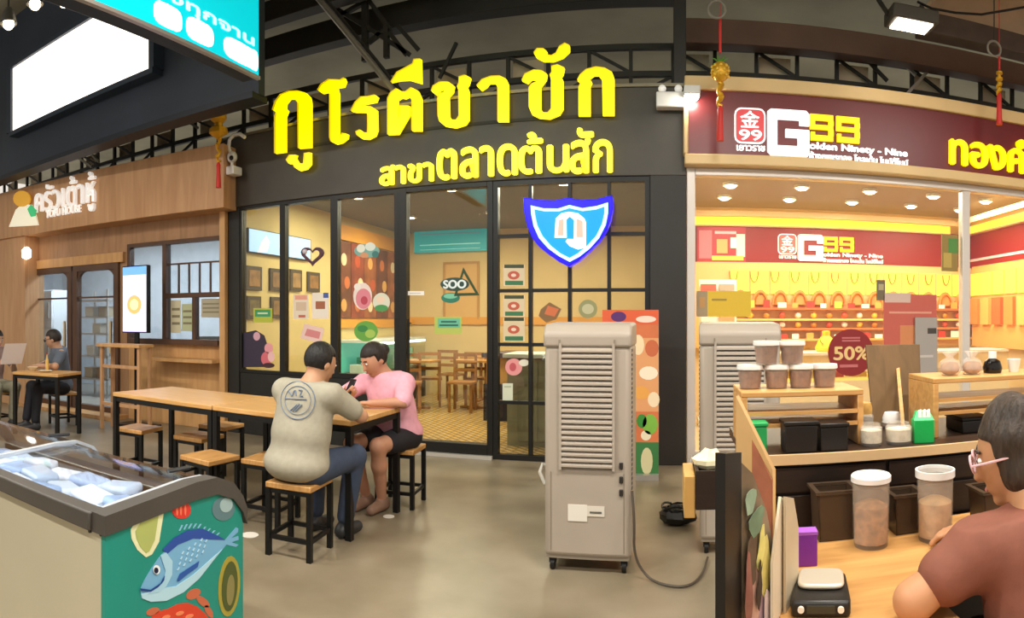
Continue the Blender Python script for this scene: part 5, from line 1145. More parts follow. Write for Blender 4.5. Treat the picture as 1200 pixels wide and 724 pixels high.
# framed pictures on the side wall
for i, (a, b, c, d_) in enumerate([(287, 305, 312, 340), (315, 331, 315, 341), (339, 352, 316, 341), (359, 373, 319, 342), (288, 304, 347, 374), (316, 331, 348, 373)]):
    u0, v0 = SF.uv(a, d_); u1, v1 = SF.uv(b, c); v0 = SF.uv((a+b)/2, d_)[1]; v1 = SF.uv((a+b)/2, c)[1]
    f = thing('framed_picture', ['dark framed picture at the left of the upper row on the yellow wall', 'second dark framed picture of the upper row', 'third dark framed picture of the upper row', 'rightmost dark framed picture of the upper row', 'dark framed picture at the left of the lower row', 'dark framed picture at the right of the lower row'][i], 'picture', SF.pt((u0+u1)/2, v0, .02), group='framed pictures on the yellow wall')
    MB().fbox(SF, u0, u1, v0, v1, .0, .03).build('frame', mat('#4a3d22', .5), f, world=True)
    e = (u1-u0)*.16; MB().fbox(SF, u0+e, u1-e, v0+.05, v1-.05, .03, .034).build('print', mat(['#a5793f', '#8d6a40', '#a88450', '#9c7038', '#7a6a3a', '#94703e'][i], .5, var=.4, scale=8), f, world=True)
# glowing blue panel on the side wall, standing in for a window reflection
bsn = thing('screen_reflection', 'pale blue glowing panel imitating a screen reflection in the left windows', 'screen', SF.pt(7.0, 2.0, .05))
a = SF.uv(285, 302); b = SF.uv(361, 296)
MB().fbox(SF, 6.25, b[0], SF.uv(320, 300)[1], SF.uv(320, 273)[1], .0, .05).build('case', BLACKM, bsn, world=True)
MB().fbox(SF, 6.26, b[0]-.02, SF.uv(320, 299)[1], SF.uv(320, 274)[1], .05, .055).build('screen', mat('#9cc4f4', .3, emit=.75), bsn, world=True)  # glowing face standing in for the window reflection
poly_on(SF, [(302, 296), (306, 284), (312, 276), (316, 284), (313, 295)], 0, 0, 1, .056, .003).build('picture', mat('#e8d8e8', .3, emit=.6), bsn, world=True)  # pale part of the imitated reflection
# menu boards on the side wall
cols = ['#7a4526', '#8a3f24', '#99562c', '#6e3a22', '#a05c30']
yy = np.linspace(8.5, 10.8, 6)
for i in range(5):
    o = thing('menu_board', ['brown picture menu board nearest the front window', 'second brown picture menu board on the side wall', 'third brown picture menu board on the side wall', 'fourth brown picture menu board on the side wall', 'farthest brown picture menu board on the side wall'][i], 'menu board', SF.pt((yy[i]+yy[i+1])/2, 1.4, .02), group='menu boards on the tea shop wall')
    MB().fbox(SF, yy[i]+.01, yy[i+1]-.01, 1.4, 2.6, 0, .03).build('board', mat(cols[i], .5, var=.5, scale=4), o, world=True)
    for j in range(3):
        v = 1.6+j*.36; u = yy[i]+.12+(j % 2)*.1
        MB().prism([SF.pt(u+.1+.09*math.cos(t), v+.1*math.sin(t), .03) for t in np.linspace(0, 2*math.pi, 13)[:-1]], SF.n*.004).build('dish_picture', mat(['#d9a45c', '#c96f3a', '#e8d5b0', '#b9502c'][(i+j) % 4], .5), o, world=True)
# counter with a lit display case along the side wall
dc = thing('display_case', 'counter display case with a teal lit interior inside the tea shop', 'display case', (TX0+.35, 9.6, 0))
MB().box((TX0+.02, 8.5, 0), (TX0+.62, 10.7, .55)).build('base', mat('#2b2722', .5), dc, world=True)
MB().box((TX0+.03, 8.52, .55), (TX0+.1, 10.68, 1.02)).build('back_panel', mat('#58b8a0', .5, emit=.35), dc, world=True)
MB().box((TX0+.02, 8.5, 1.02), (TX0+.62, 10.7, 1.06)).build('top', mat('#d8e8ea', .4), dc, world=True)
MB().box((TX0+.55, 8.5, .985), (TX0+.61, 10.7, 1.018)).build('lamp_strip', mat('#ffffff', .3, emit=4, ecol='#e8fbff'), dc, world=True)
MB().box((TX0+.605, 8.5, .55), (TX0+.615, 10.7, .985)).build('glass', GL, dc, world=True)
for i in range(9): MB().box((TX0+.2, 8.6+i*.23, .55), (TX0+.42, 8.74+i*.23, .68+.1*(i % 3))).build('drink_carton', mat(['#d8efe4', '#3b9c86', '#8fd0b8'][i % 3], .5), dc, world=True)
# teal panel on the rear wall, standing in for the cyan sign's reflection
ts = thing('sign_reflection', 'teal panel imitating the reflection of the cyan sign in the door glass', 'sign', BK.pt(-3.6, 2.2, .1))
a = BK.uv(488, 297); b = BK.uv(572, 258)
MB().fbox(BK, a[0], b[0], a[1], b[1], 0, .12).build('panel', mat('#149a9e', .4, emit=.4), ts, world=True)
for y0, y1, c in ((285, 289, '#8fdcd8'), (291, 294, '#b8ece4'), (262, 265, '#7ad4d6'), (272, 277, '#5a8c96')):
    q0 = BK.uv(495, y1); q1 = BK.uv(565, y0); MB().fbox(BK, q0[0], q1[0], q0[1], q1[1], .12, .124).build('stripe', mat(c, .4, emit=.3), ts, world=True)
wp = thing('wall_panel', 'pale wood door panel on the rear wall of the tea shop', 'panel', BK.pt(*BK.uv(541, 374), 0))
q0 = BK.uv(520, 374); q1 = BK.uv(562, 306)
MB().fbox(BK, q0[0], q1[0], q0[1], q1[1], 0, .02).build('board', mat('#d4a864', .6), wp, world=True)
for x in (q0[0], q1[0]-.04): MB().fbox(BK, x, x+.04, q0[1], q1[1], .02, .035).build('stile', mat('#b98a48', .6), wp, world=True)
MB().fbox(BK, q0[0]+.04, q1[0]-.04, q1[1]-.04, q1[1], .02, .035).build('rail', mat('#b98a48', .6), wp, world=True)
# chairs and tables inside
CHW = mat('#9a6a38', .5, var=.2, scale=5)
def cafe_chair():
    c = thing('cafe_chair', 'x', 'chair')
    MB().box((-.2, -.2, .42), (.2, .2, .45)).build('seat', CHW, c)
    for x in (-.18, .15):
        MB().box((x, -.18, 0), (x+.035, -.145, .42)).build('leg', CHW, c); MB().box((x, .16, 0), (x+.035, .195, .86)).build('leg', CHW, c)
    for z in (.58, .70, .81): MB().box((-.15, .165, z), (.15, .185, z+.05)).build('back_slat', CHW, c)
    return c
cc0 = cafe_chair(); spots = [(-3.75, 8.75, 20, 'wooden cafe chair nearest the door glass'), (-3.7, 9.5, 200, 'wooden cafe chair facing the nearest one'), (-2.95, 9.75, 180, 'wooden cafe chair in the middle of the tea shop'), (-3.0, 9.05, 5, 'wooden cafe chair beside the middle table'), (-3.6, 10.3, 175, 'wooden cafe chair at the left of the rear wall'), (-2.5, 10.45, 190, 'wooden cafe chair close to the rear wall')]
for i, (x, y, r, l) in enumerate(spots):
    o = cc0 if i == 0 else copy_tree(cc0); o.location = (x, y, 0); o.rotation_euler = (0, 0, R(r)); o['label'] = l; o['group'] = 'cafe chairs inside the tea shop'
for x, y, l in ((-3.75, 9.12, 'small wooden cafe table near the tea shop door'), (-2.95, 9.42, 'small wooden cafe table in the middle of the tea shop'), (-3.1, 10.35, 'small wooden cafe table by the rear wall')):
    t = thing('cafe_table', l, 'table', (x, y, 0), group='cafe tables inside the tea shop')
    MB().box((-.3, -.22, .72), (.3, .22, .75)).build('table_top', mat('#c08c4c', .4, var=.2), t)
    MB().cyl((0, 0, .02), (0, 0, .72), .03).build('post', CHW, t); MB().box((-.2, -.03, 0), (.2, .03, .03)).build('foot', CHW, t); MB().box((-.03, -.2, 0), (.03, .2, .028)).build('foot', CHW, t)
dk = thing('drinks_counter', 'dark counter seen through the right edge of the tea shop door', 'counter', (-2.0, 8.6, 0))
MB().box((-2.45, 8.3, 0), (-1.7, 8.9, .5)).build('base', mat('#26232c', .5), dk, world=True); MB().box((-2.47, 8.28, .86), (-1.68, 8.92, .92)).build('top', mat('#4a4450', .4), dk, world=True); MB().box((-2.42, 8.35, .5), (-1.74, 8.86, .86)).build('shelf_panel', mat('#b98a4a', .5), dk, world=True)
rc = thing('service_counter', 'grey beige service counter behind the gridded window', 'counter', (-1.0, 6.9, 0))
MB().box((-1.72, 6.75, .0), (-.25, 7.3, .96)).build('body', mat('#8d8468', .5, var=.1), rc, world=True); MB().box((-1.76, 6.7, .96), (-.22, 7.34, 1.0)).build('top', mat('#e9e6da', .4), rc, world=True)
for x in np.arange(-1.6, -.3, .24): MB().box((x, 6.735, .05), (x+.22, 6.75, .93)).build('panel', mat('#837a60', .5), rc, world=True)
# stickers and notices on the tea shop glass
GN = WY-.012
TF = Frame((0, WY-.006, 0), 0)
def sticker(label, cat='sticker', name='window_sticker'): return thing(name, label, cat, (0, WY-.008, 0))
def sp(t, pts, col, k=0, name='print'): 
    if name == 'print': name = ('sheet' if k == 0 else 'print')
    q = [TF.pt(*TF.uv(x, y), .0006+k*.0012) for x, y in pts]
    if k == 0: t.location = q[0]
    return MB().prism(q, TF.n*.001).build(name, mat(col, .5), t, world=True)
def rect(a, b, c, d_): return [(a, c), (b, c), (b, d_), (a, d_)]
t = sticker('purple brown heart wreath hanging in the tea shop window', 'wreath', 'heart_wreath')
def heart(s): return [(367+s*12*(16*math.sin(q)**3)/16, 299-s*11*(13*math.cos(q)-5*math.cos(2*q)-2*math.cos(3*q)-math.cos(4*q))/16) for q in np.linspace(0, 2*math.pi, 25)[:-1]]
t.location = TF.pt(*TF.uv(367, 311), 0)
MB().ring([TF.pt(*TF.uv(x, y), .002) for x, y in heart(1.12)], [TF.pt(*TF.uv(x, y), .002) for x, y in heart(.72)], TF.n*.02).build('ring', mat('#5d3a48', .6, var=.3, scale=20), t, world=True, recalc=True)
MB().ell(TF.pt(*TF.uv(359, 295), .03), .03).build('bow', mat('#e6dbe6', .5), t, world=True)
t = sticker('green and yellow notice on the leftmost tea shop window', 'notice', 'window_notice'); sp(t, rect(297, 319, 361, 378), '#b9c24a'); sp(t, rect(299, 317, 363, 371), '#3f9a6a', 1); sp(t, rect(302, 314, 366, 368), '#d8e8c0', 2)
t = sticker('dark purple rounded board leaning inside the leftmost window', 'board', 'notice_board'); sp(t, [(284, 430), (284, 390), (300, 387), (310, 393), (313, 403), (313, 430)], '#3b3346')
sp(t, ellp(301, 394, 4, 5), '#d8a8b8', 1); sp(t, ellp(315, 408, 5, 6), '#e8a0a8', 1); sp(t, ellp(312, 420, 6, 8), '#d8707c', 1); sp(t, ellp(318, 418, 4, 6), '#f0c0c0', 2); sp(t, ellp(315, 428, 7, 3), '#4a2a34', 2)
t = sticker('white poster with pink print in the second window', 'poster', 'window_poster'); sp(t, rect(344, 362, 345, 374), '#e9dcc8'); sp(t, rect(346, 360, 346, 351), '#e8a58c', 1); sp(t, rect(347, 359, 354, 364), '#d8bfa6', 1); sp(t, rect(350, 358, 369, 372), '#c86a5a', 1)
t = sticker('white poster with a brown picture and blue corner in the second window', 'poster', 'window_poster'); sp(t, rect(366, 385, 343, 373), '#efe6d8'); sp(t, rect(370, 381, 353, 362), '#a8684a', 1); sp(t, rect(379, 385, 343, 349), '#4a62a8', 1)
t = sticker('tilted pink and white card low in the second window', 'card', 'window_card'); sp(t, [(357, 379), (380, 385), (376, 403), (352, 396)], '#eecdc4'); sp(t, [(360, 385), (376, 389), (374, 397), (357, 393)], '#d88a8a', 1)
t = sticker('white and teal flower sticker high in the third window'); sp(t, ellp(430, 294, 15, 8), '#7fb0a8'); sp(t, ellp(423, 291, 5, 5), '#e9ece0', 1); sp(t, ellp(434, 289, 6, 5), '#dfe8e0', 1); sp(t, ellp(440, 298, 4, 4), '#3f7a78', 1); sp(t, ellp(427, 299, 5, 3), '#d89a70', 1)
t = sticker('pink rose sticker with white leaves in the third window'); sp(t, ellp(425, 347, 11, 16), '#efe0d8'); sp(t, ellp(426, 350, 9, 12), '#e08a98', 1); sp(t, ellp(427, 352, 4, 5), '#c04a5c', 2); sp(t, ellp(419, 336, 4, 4), '#f4ece4', 2)
t = sticker('white and green sticker right of the pink rose'); sp(t, ellp(447, 354, 10, 11), '#dfe0cc'); sp(t, ellp(447, 361, 8, 4), '#4f9a5a', 1); sp(t, ellp(446, 351, 5, 4), '#f2d8c0', 1)
t = sticker('green leafy sticker low in the third window'); sp(t, ellp(429, 388, 14, 12), '#6aa84a'); sp(t, ellp(425, 385, 6, 4), '#3f8a4a', 1); sp(t, ellp(434, 391, 6, 5), '#a8c860', 1)
t = sticker('dark green triangle outline sticker on the tea shop door')
t.location = TF.pt(*TF.uv(548, 347), 0)
MB().ring([TF.pt(*TF.uv(x, y), .001) for x, y in ((543, 313), (562, 346), (532, 347))], [TF.pt(*TF.uv(x, y), .001) for x, y in ((543.5, 320), (557, 343), (536, 343.5))], TF.n*.002).build('outline', mat('#2c4a2c', .5), t, world=True, recalc=True)
t = sticker('white and dark bubble lettering sticker on the tea shop door'); sp(t, ellp(533, 333, 17, 8), '#2f4a44'); a = TF.uv(520, 338); b = TF.uv(546, 328); text('SOO', 'lettering', mat('#e8f2f2', .5), t, TF, a[0], b[0], a[1], b[1], .002, .002, .006)
t = sticker('green oval sticker below the bubble lettering'); sp(t, ellp(528, 349, 11, 6), '#2f7f68'); sp(t, ellp(528, 347, 8, 3), '#7fc8a8', 1)
t = sticker('lime and teal notice low on the tea shop door', 'notice', 'window_notice'); sp(t, rect(509, 541, 371, 391), '#b8c862'); sp(t, rect(513, 539, 373, 384), '#6fc0a0', 1); sp(t, rect(517, 535, 376, 378), '#2f6a5a', 2); sp(t, rect(515, 537, 380, 382), '#2f6a5a', 2)
t = sticker('narrow white sticker at the left of the tea shop door'); sp(t, rect(476, 497, 341, 346), '#f6f2ea'); sp(t, rect(480, 493, 343, 344), '#cfc8bc', 1)
def food(y0, y1, l):
    t = sticker(l, 'poster', 'window_poster'); sp(t, rect(590, 615, y0, y1), '#e0cda8'); sp(t, rect(591, 614, y0, y0+4), '#3f4a34', 1); sp(t, ellp(602, (y0+y1)/2, 7, 5), '#c8604a', 1); sp(t, rect(592, 613, y1-6, y1-1), '#3f7a52', 1); sp(t, ellp(602, (y0+y1)/2, 3, 2), '#f0d8c0', 2)
food(310, 335, 'food poster in the gridded window, uppermost of three'); food(346, 371, 'food poster in the gridded window, middle of three'); food(372, 400, 'food poster in the gridded window, lowest of three')
t = sticker('orange tilted box drawing in the gridded window'); sp(t, [(634, 362), (644, 354), (658, 362), (652, 374), (640, 378), (631, 370)], '#8a6a44'); sp(t, [(642, 358), (655, 362), (650, 371), (638, 368)], '#d8764a', 1)
t = sticker('round green and cream sticker in the gridded window'); sp(t, ellp(689, 362, 11, 11), '#9a9a6a'); sp(t, ellp(689, 362, 7, 6), '#c8c49a', 1)
t = sticker('pink rose sticker low in the gridded window'); sp(t, ellp(602, 430, 10, 10), '#e89a9a'); sp(t, ellp(601, 430, 4, 5), '#c85a62', 1); sp(t, ellp(614, 425, 6, 4), '#e8e4d0', 1)
t = sticker('blank white sheet low in the gridded window', 'paper', 'window_paper'); sp(t, rect(589, 601, 449, 469), '#d8dcc4'); sp(t, rect(591, 599, 452, 454), '#b8bca4', 1)

# ================================================================ kitchen restaurant interior
kx0, kx1, kd = kl, -.08, -3.0
KIW = mat('#c6cbd2', .6, var=.08)
struct('floor', MB().fbox(KF, kx0, kx1, -.12, 0, kd, -.1), mat('#8f8a82', .4), 'grey floor inside the restaurant')
struct('wall_back', MB().fbox(KF, kx0, kx1, 0, 3.0, kd-.1, kd), KIW, 'pale grey rear wall inside the restaurant')
struct('wall_left', MB().fbox(KF, kx0-.1, kx0, 0, 3.0, kd, -.1), KIW, 'pale grey left wall inside the restaurant')
struct('wall_right', MB().fbox(KF, kx1, kx1+.05, 0, 3.0, kd, -.1), KIW, 'pale grey right wall inside the restaurant')
struct('ceiling', MB().fbox(KF, kx0-.1, kx1+.05, 3.0, 3.06, kd-.1, -.1), mat('#b9bcc2', .6), 'pale ceiling inside the restaurant')
for i, u in enumerate((-.9, -2.4, -3.9)):
    d = thing('ceiling_panel_lamp', ['square lamp on the restaurant ceiling behind the window', 'square lamp on the restaurant ceiling behind the doors', 'square lamp on the restaurant ceiling at the left'][i], 'lamp', KF.pt(u, 2.96, -1.4), KF.yaw)
    MB().box((-.3, -.3, 0), (.3, .3, .04)).build('frame', WHITE, d); MB().box((-.27, -.27, -.01), (.27, .27, 0)).build('diffuser', mat('#ffffff', .3, emit=4, ecol='#eef4ff'), d)
    area('panel_light', (0, 0, -.02), (.55, .55), P_KITCHEN, COOL, parent=d)
rk = thing('steel_rack', 'steel shelf rack with trays behind the right restaurant door', 'rack', KF.pt(ku(118, 374, -1.6), 0, -1.6), KF.yaw)
for x in (-.35, .33):
    for y in (-.2, .18): MB().box((x, y, 0), (x+.03, y+.03, 1.9)).build('post', ALU, rk)
for z in (.3, .7, 1.1, 1.4, 1.7): MB().box((-.35, -.2, z), (.36, .21, z+.03)).build('shelf', ALU, rk)
for i, (x, z, c) in enumerate([(-.2, .33, '#b9a58a'), (.1, .33, '#8a6a4a'), (-.15, .73, '#d8d2c8'), (.15, .73, '#7a7a72'), (0, 1.13, '#c8beae'), (-.18, 1.43, '#e6e2da'), (.15, 1.43, '#a89880')]):
    p = wmat(rk)@Vector((x, 0, z)); o = thing('food_container', ['tan container on the lowest rack shelf', 'brown container on the lowest rack shelf', 'white container on the second rack shelf', 'grey container on the second rack shelf', 'beige container on the third rack shelf', 'white container on the fourth rack shelf', 'tan container on the fourth rack shelf'][i], 'container', p, KF.yaw)
    MB().box((-.1, -.12, 0), (.1, .12, .16)).build('body', mat(c, .5), o, bevel=.01); MB().box((-.105, -.125, .16), (.105, .125, .18)).build('lid', mat(c, .4), o)
fr_ = thing('upright_fridge', 'white upright fridge behind the left restaurant door', 'fridge', KF.pt(ku(60, 374, -1.8), 0, -1.8), KF.yaw)
MB().box((-.4, -.3, .05), (.4, .3, 1.95)).build('body', mat('#dfe4ea', .4), fr_, bevel=.02); MB().box((-.38, -.33, .1), (.38, -.3, 1.2)).build('door', mat('#e9edf2', .35), fr_); MB().box((-.38, -.33, 1.22), (.38, -.3, 1.92)).build('door', mat('#e9edf2', .35), fr_)
for z in (.7, 1.4): MB().box((.3, -.37, z), (.33, -.33, z+.3)).build('handle', ALU, fr_)
for x in (-.35, .3): MB().box((x, -.25, 0), (x+.05, .25, .05)).build('foot', BLACKM, fr_)
ktb = thing('prep_counter', 'steel prep counter behind the restaurant window', 'counter', KF.pt(ku(225, 374, -1.2), 0, -1.2), KF.yaw)
MB().box((-.9, -.3, .85), (.55, .3, .9)).build('top', ALU, ktb); MB().box((-.85, -.25, 0), (.5, .28, .85)).build('body', mat('#9a9a98', .4, .4), ktb)
wp_ = thing('cooking_pot', 'large black pot on the prep counter behind the window', 'pot', KF.pt(ku(246, 374, -1.2), .9, -1.2))
MB().lathe([(0, 0), (.16, 0), (.2, .05), (.21, .22), (.19, .22), (.18, .05), (0, .02)], n=20).build('body', mat('#1c1c1e', .3, .4), wp_)
for s in (-1, 1): MB().tube([(s*.2, -.05, .17), (s*.26, -.04, .18), (s*.26, .04, .18), (s*.2, .05, .17)], .01, 6).build('handle', BLACKM, wp_)

for i, (a, b, c_, d_, col) in enumerate(((200, 212, 352, 390, '#d8d0b0'), (213, 226, 356, 388, '#c2c8a0'), (236, 258, 350, 372, '#b8b098'))):
    t = thing('window_notice', ['cream notice on the lower left sliding pane', 'greenish notice on the lower left sliding pane', 'grey notice on the lower right sliding pane'][i], 'notice', KF.pt(*KF.uv((a+b)/2, d_), 0))
    q0 = KF.uv(a, (c_+d_)/2); q1 = KF.uv(b, (c_+d_)/2); v0, v1 = kz((a+b)/2, d_), kz((a+b)/2, c_)
    MB().fbox(KF, q0[0], q1[0], v0, v1, -.004, -.002).build('sheet', mat(col, .6), t, world=True)
    for k in range(3): MB().fbox(KF, q0[0]+.02, q1[0]-.02, v0+(v1-v0)*(.25+.22*k), v0+(v1-v0)*(.33+.22*k), -.002, -.0015).build('print', mat('#8a8468', .6), t, world=True)
# ================================================================ gold shop interior
GY1, GZC, GXR = 9.5, 3.06, 4.93
GW = mat('#e8cfa4', .6); 
struct('floor', MB().box((TX1+.06, WY+.06, -.12), (GXR, GY1, 0)), mat('#cdbb9c', .25), 'pale tile floor inside the gold shop')
struct('wall_back', MB().box((TX1+.06, GY1, 0), (GXR+.1, GY1+.1, GZC)), GW, 'rear wall inside the gold shop')
struct('wall_right', MB().box((GXR, WY+.1, 0), (GXR+.1, GY1, GZC)), GW, 'right wall inside the gold shop')
struct('ceiling', MB().box((TX1+.06, WY+.1, GZC), (GXR+.1, GY1+.1, GZC+.06)), mat('#8f8174', .6), 'tan ceiling inside the gold shop')
# cove with yellow strip lamp
struct('trim_8', MB().box((TX1+.2, GY1-.45, 2.86), (GXR-.45, GY1-.4, 2.94)).box((GXR-.45, WY+.3, 2.86), (GXR-.4, GY1-.4, 2.94)), mat('#e8c48a', .5), 'cove edge under the gold shop ceiling')
cv_ = thing('cove_lamp', 'yellow glowing strip lamp along the rear cove of the gold shop', 'lamp', (2.5, GY1-.2, 2.9))
MB().box((TX1+.2, GY1-.12, 2.78), (GXR-.42, GY1-.02, 2.90)).build('strip', mat('#ffd23a', .4, emit=1.5, ecol='#ffc83a'), cv_, world=True)
MB().box((TX1+.2, GY1-.14, 2.76), (GXR-.42, GY1, 2.78)).build('tray', CREAM, cv_, world=True)
cv2 = thing('cove_lamp', 'yellow glowing strip lamp along the right cove of the gold shop', 'lamp', (GXR-.1, 8, 2.9))
MB().box((GXR-.12, WY+.3, 2.78), (GXR-.02, GY1-.14, 2.90)).build('strip', mat('#ffd23a', .4, emit=1.5, ecol='#ffc83a'), cv2, world=True)
MB().box((GXR-.14, WY+.3, 2.76), (GXR, GY1-.14, 2.78)).build('tray', CREAM, cv2, world=True)
# downlights
dl0 = thing('downlight', 'bright ceiling downlight inside the gold shop', 'lamp', (0, 0, 0), group='downlights in the gold shop')
MB().lathe([(.0, -.03), (.05, -.025), (.075, -.005), (.075, .02), (0, .02)], n=16).build('lens', mat('#ffffff', .3, emit=16, ecol='#fff4dc'), dl0); MB().lathe([(.077, -.004), (.1, -.004), (.1, .03), (.077, .03)], n=16).build('ring', WHITE, dl0)
k = 0
for y in (7.0, 7.8, 8.6):
    for x in (.8, 1.7, 2.6, 3.5, 4.3):
        o = dl0 if k == 0 else copy_tree(dl0); o.location = (x, y, GZC-.03); k += 1; o['label'] = 'ceiling downlight inside the gold shop, %s row, %s' % ({7.0: 'front', 7.8: 'middle', 8.6: 'rear'}[y], {.8: 'leftmost', 1.7: 'second from left', 2.6: 'centre', 3.5: 'second from right', 4.3: 'rightmost'}[x])
for x in (1.0, 2.5, 4.0): area('gold_shop_light', (x, 7.7, GZC-.08), (1.0, 1.6), P_GOLD, (1.0, .92, .76))
# red sign band on the rear wall
GB = Frame((0, GY1, 0), 0); GR_ = Frame((GXR, 0, 0), -math.pi/2)
rb = thing('inner_sign', 'red sign band with the gold shop logo inside the show window', 'sign', (2.5, GY1-.05, 2.2))
zb0, zb1 = GB.uv(980, 310)[1], GB.uv(980, 268)[1]
MB().box((TX1+.1, GY1-.08, zb0), (GXR-.02, GY1, zb1)).build('panel', mat('#8c2020', .4, emit=.04), rb, world=True)
D3 = .085
def pf2(x, y):
    u = GB.uv(905+x/8.6, 290, D3)[0]; zt_ = GB.uv(920, 274, D3)[1]; zb_ = GB.uv(920, 298, D3)[1]
    return u, zt_+(zb_-zt_)*(y-88)/212
logo(GB, rb, pf2, D3, mat('#fff6f0', .4, emit=.5), mat('#f8d800', .4, emit=.6), mat('#e0605a', .4, emit=.2), .8)
rr_ = thing('inner_sign', 'red sign band on the right wall of the gold shop', 'sign', (GXR-.05, 8, 2.2))
MB().box((GXR-.06, WY+.3, zb0), (GXR, GY1-.09, zb1)).build('panel', mat('#8c2020', .4, emit=.04), rr_, world=True)
MB().box((GXR-.07, WY+.3, zb0+.1), (GXR-.06, GY1-.09, zb0+.14)).build('stripe', mat('#e8c8c8', .4), rr_, world=True)
def gposter(px0, px1, py0, py1, Y, label, parts, name='promotion_poster'):
    f = Frame((0, Y, 0), 0); a = f.uv(px0, py1); b = f.uv(px1, py0); pm = (px0+px1)/2
    t = thing(name, label, 'poster', f.pt((a[0]+b[0])/2, f.uv(pm, py1)[1], .01)); v0, v1 = f.uv(pm, py1)[1], f.uv(pm, py0)[1]
    for k, (x0, x1, y0, y1, c, e) in enumerate(parts):
        MB().fbox(f, a[0]+(b[0]-a[0])*x0, a[0]+(b[0]-a[0])*x1, v1-(v1-v0)*y1, v1-(v1-v0)*y0, 0 if k == 0 else .012+k*.0012, .012+k*.0012+.001).build('sheet' if k == 0 else 'print', mat(c, .4, emit=e), t, world=True)
    return t
gposter(817, 874, 266, 307, GY1-.09, 'pink red promotion poster at the left of the inner sign', [(0, 1, 0, 1, '#b03040', .05), (.04, .3, .1, .9, '#d8707c', .2), (.36, .8, .12, .2, '#f0b8c0', .2), (.4, .62, .35, .75, '#e8a060', .2), (.68, .8, .3, .6, '#f4e4e4', .3), (.8, .98, .2, .85, '#b8d8c8', .3), (.3, .95, .82, .95, '#f0c050', .2)])
gposter(816, 880, 341, 371, WY+.03, 'yellow notice inside the lower left of the show window', [(0, 1, 0, 1, '#e8c020', .15), (0, .2, 0, 1, '#b8a088', .0), (.06, .16, .25, .65, '#d8a060', 0), (.28, .55, .3, .38, '#b89a30', 0)])
gposter(1035, 1097, 345, 425, WY+.03, 'tall red promotion poster in the show window', [(0, 1, 0, 1, '#cf5a50', .1), (.02, .5, -.02, .12, '#e0c0c0', .1), (.1, .9, .25, .28, '#e8a090', .1), (.3, .6, .45, .95, '#e08a58', .1)])
gposter(1072, 1098, 372, 445, WY-.012, 'grey notice sheet over the red poster', [(0, 1, 0, 1, '#a8a09a', 0), (.55, .95, .17, .26, '#4a4440', 0), (.1, .8, .6, .64, '#c8c2bc', 0)])
gposter(1027, 1037, 328, 352, WY+.03, 'small dark sticker beside the red poster', [(0, 1, 0, 1, '#7a6a50', 0), (.2, .8, .2, .5, '#c8b89a', 0)])
gposter(1103, 1122, 275, 318, WY+.03, 'green and gold festive sticker near the upright', [(0, 1, 0, 1, '#a88a3a', 0), (.4, 1, .1, .5, '#4f9a3a', 0), (.1, .6, .5, .9, '#d8b85a', 0)])
# round 50% sign on the glass
rs = thing('round_sign', 'round dark red sign reading fifty percent on the show window', 'sign', MAIN.pt(U(997), .8, .02))
NF = Frame((0, WY-.012, 0), 0); cu_, cv3 = NF.uv(997, 413); rr3 = abs(NF.uv(1024, 413)[0]-NF.uv(971, 413)[0])/2
MB().prism([NF.pt(cu_+rr3*math.cos(t), cv3+rr3*math.sin(t), 0) for t in np.linspace(0, 2*math.pi, 33)[:-1]], NF.n*.01).build('disc', mat('#8f2a2c', .45), rs, world=True)
text('50%', 'lettering', mat('#efc98a', .45), rs, NF, cu_-rr3*.75, cu_+rr3*.8, cv3-rr3*.3, cv3+rr3*.25, .01, .004, .006)
for k, z in enumerate((.62, .5)): MB().fbox(NF, cu_-rr3*.4, cu_+rr3*.4, cv3+rr3*z-.008, cv3+rr3*z+.008, .01, .012).build('print_line', mat('#c87070', .5), rs, world=True)
MB().fbox(NF, cu_-rr3*.5, cu_+rr3*.3, cv3-rr3*.62, cv3-rr3*.5, .01, .012).build('print_line', mat('#c87070', .5), rs, world=True)
# wall display: lit yellow niches with necklaces
wd = thing('jewellery_display', 'lit yellow wall display with gold necklaces along the rear wall', 'display', (2.5, GY1-.15, .9))
ORG = mat('#d9843e', .5); NY = mat('#f6cf58', .45, emit=.5, ecol='#ffcf3a'); GOLD = mat('#c9781c', .3, .6)
zt0, zt1 = GB.uv(980, 345, .15)[1], GB.uv(980, 318, .15)[1]
MB().box((.35, GY1-.14, .95), (GXR-.03, GY1-.0, zb0)).build('carcass', mat('#e8b878', .5), wd, world=True)
N_ = 13; xs_ = np.linspace(.95, GXR-.1, N_+1)
for i in range(N_):
    MB().box((xs_[i]+.015, GY1-.16, zt0), (xs_[i+1]-.015, GY1-.14, zt1)).build('lit_niche', NY, wd, world=True)
    cx_ = (xs_[i]+xs_[i+1])/2; w_ = (xs_[i+1]-xs_[i])*.4
    MB().prism([(cx_+w_*math.cos(t), GY1-.175, zt0-.16+.22*math.sin(t)) for t in np.linspace(0, math.pi, 11)], (0, -.05, 0)).build('necklace_bust', mat('#d8924a', .5), wd, world=True)
    MB().tube([(cx_+w_*.7*math.cos(t), GY1-.24, zt0-.14+.15*math.sin(t)) for t in np.linspace(0, math.pi, 11)], .012, 6).build('necklace', GOLD, wd, world=True)
for z, c in ((1.52, '#e06a3a'), (1.36, '#f0b860'), (1.22, '#d8743c'), (1.06, '#e8a858')):
    MB().box((.9, GY1-.32, z), (GXR-.05, GY1-.14, z+.03)).build('shelf', mat(c, .5), wd, world=True)
for z in (1.25, 1.39):
    for i in range(16):
        x = 1.0+i*.24; MB().ell((x, GY1-.24, z+.05), (.05, .04, .05), 8, 6).build('ring_stand', mat(['#f0c040', '#e8e0d0', '#d85a3a', '#c98a30'][(i*7+int(z*10)) % 4], .4, .2), wd, world=True)
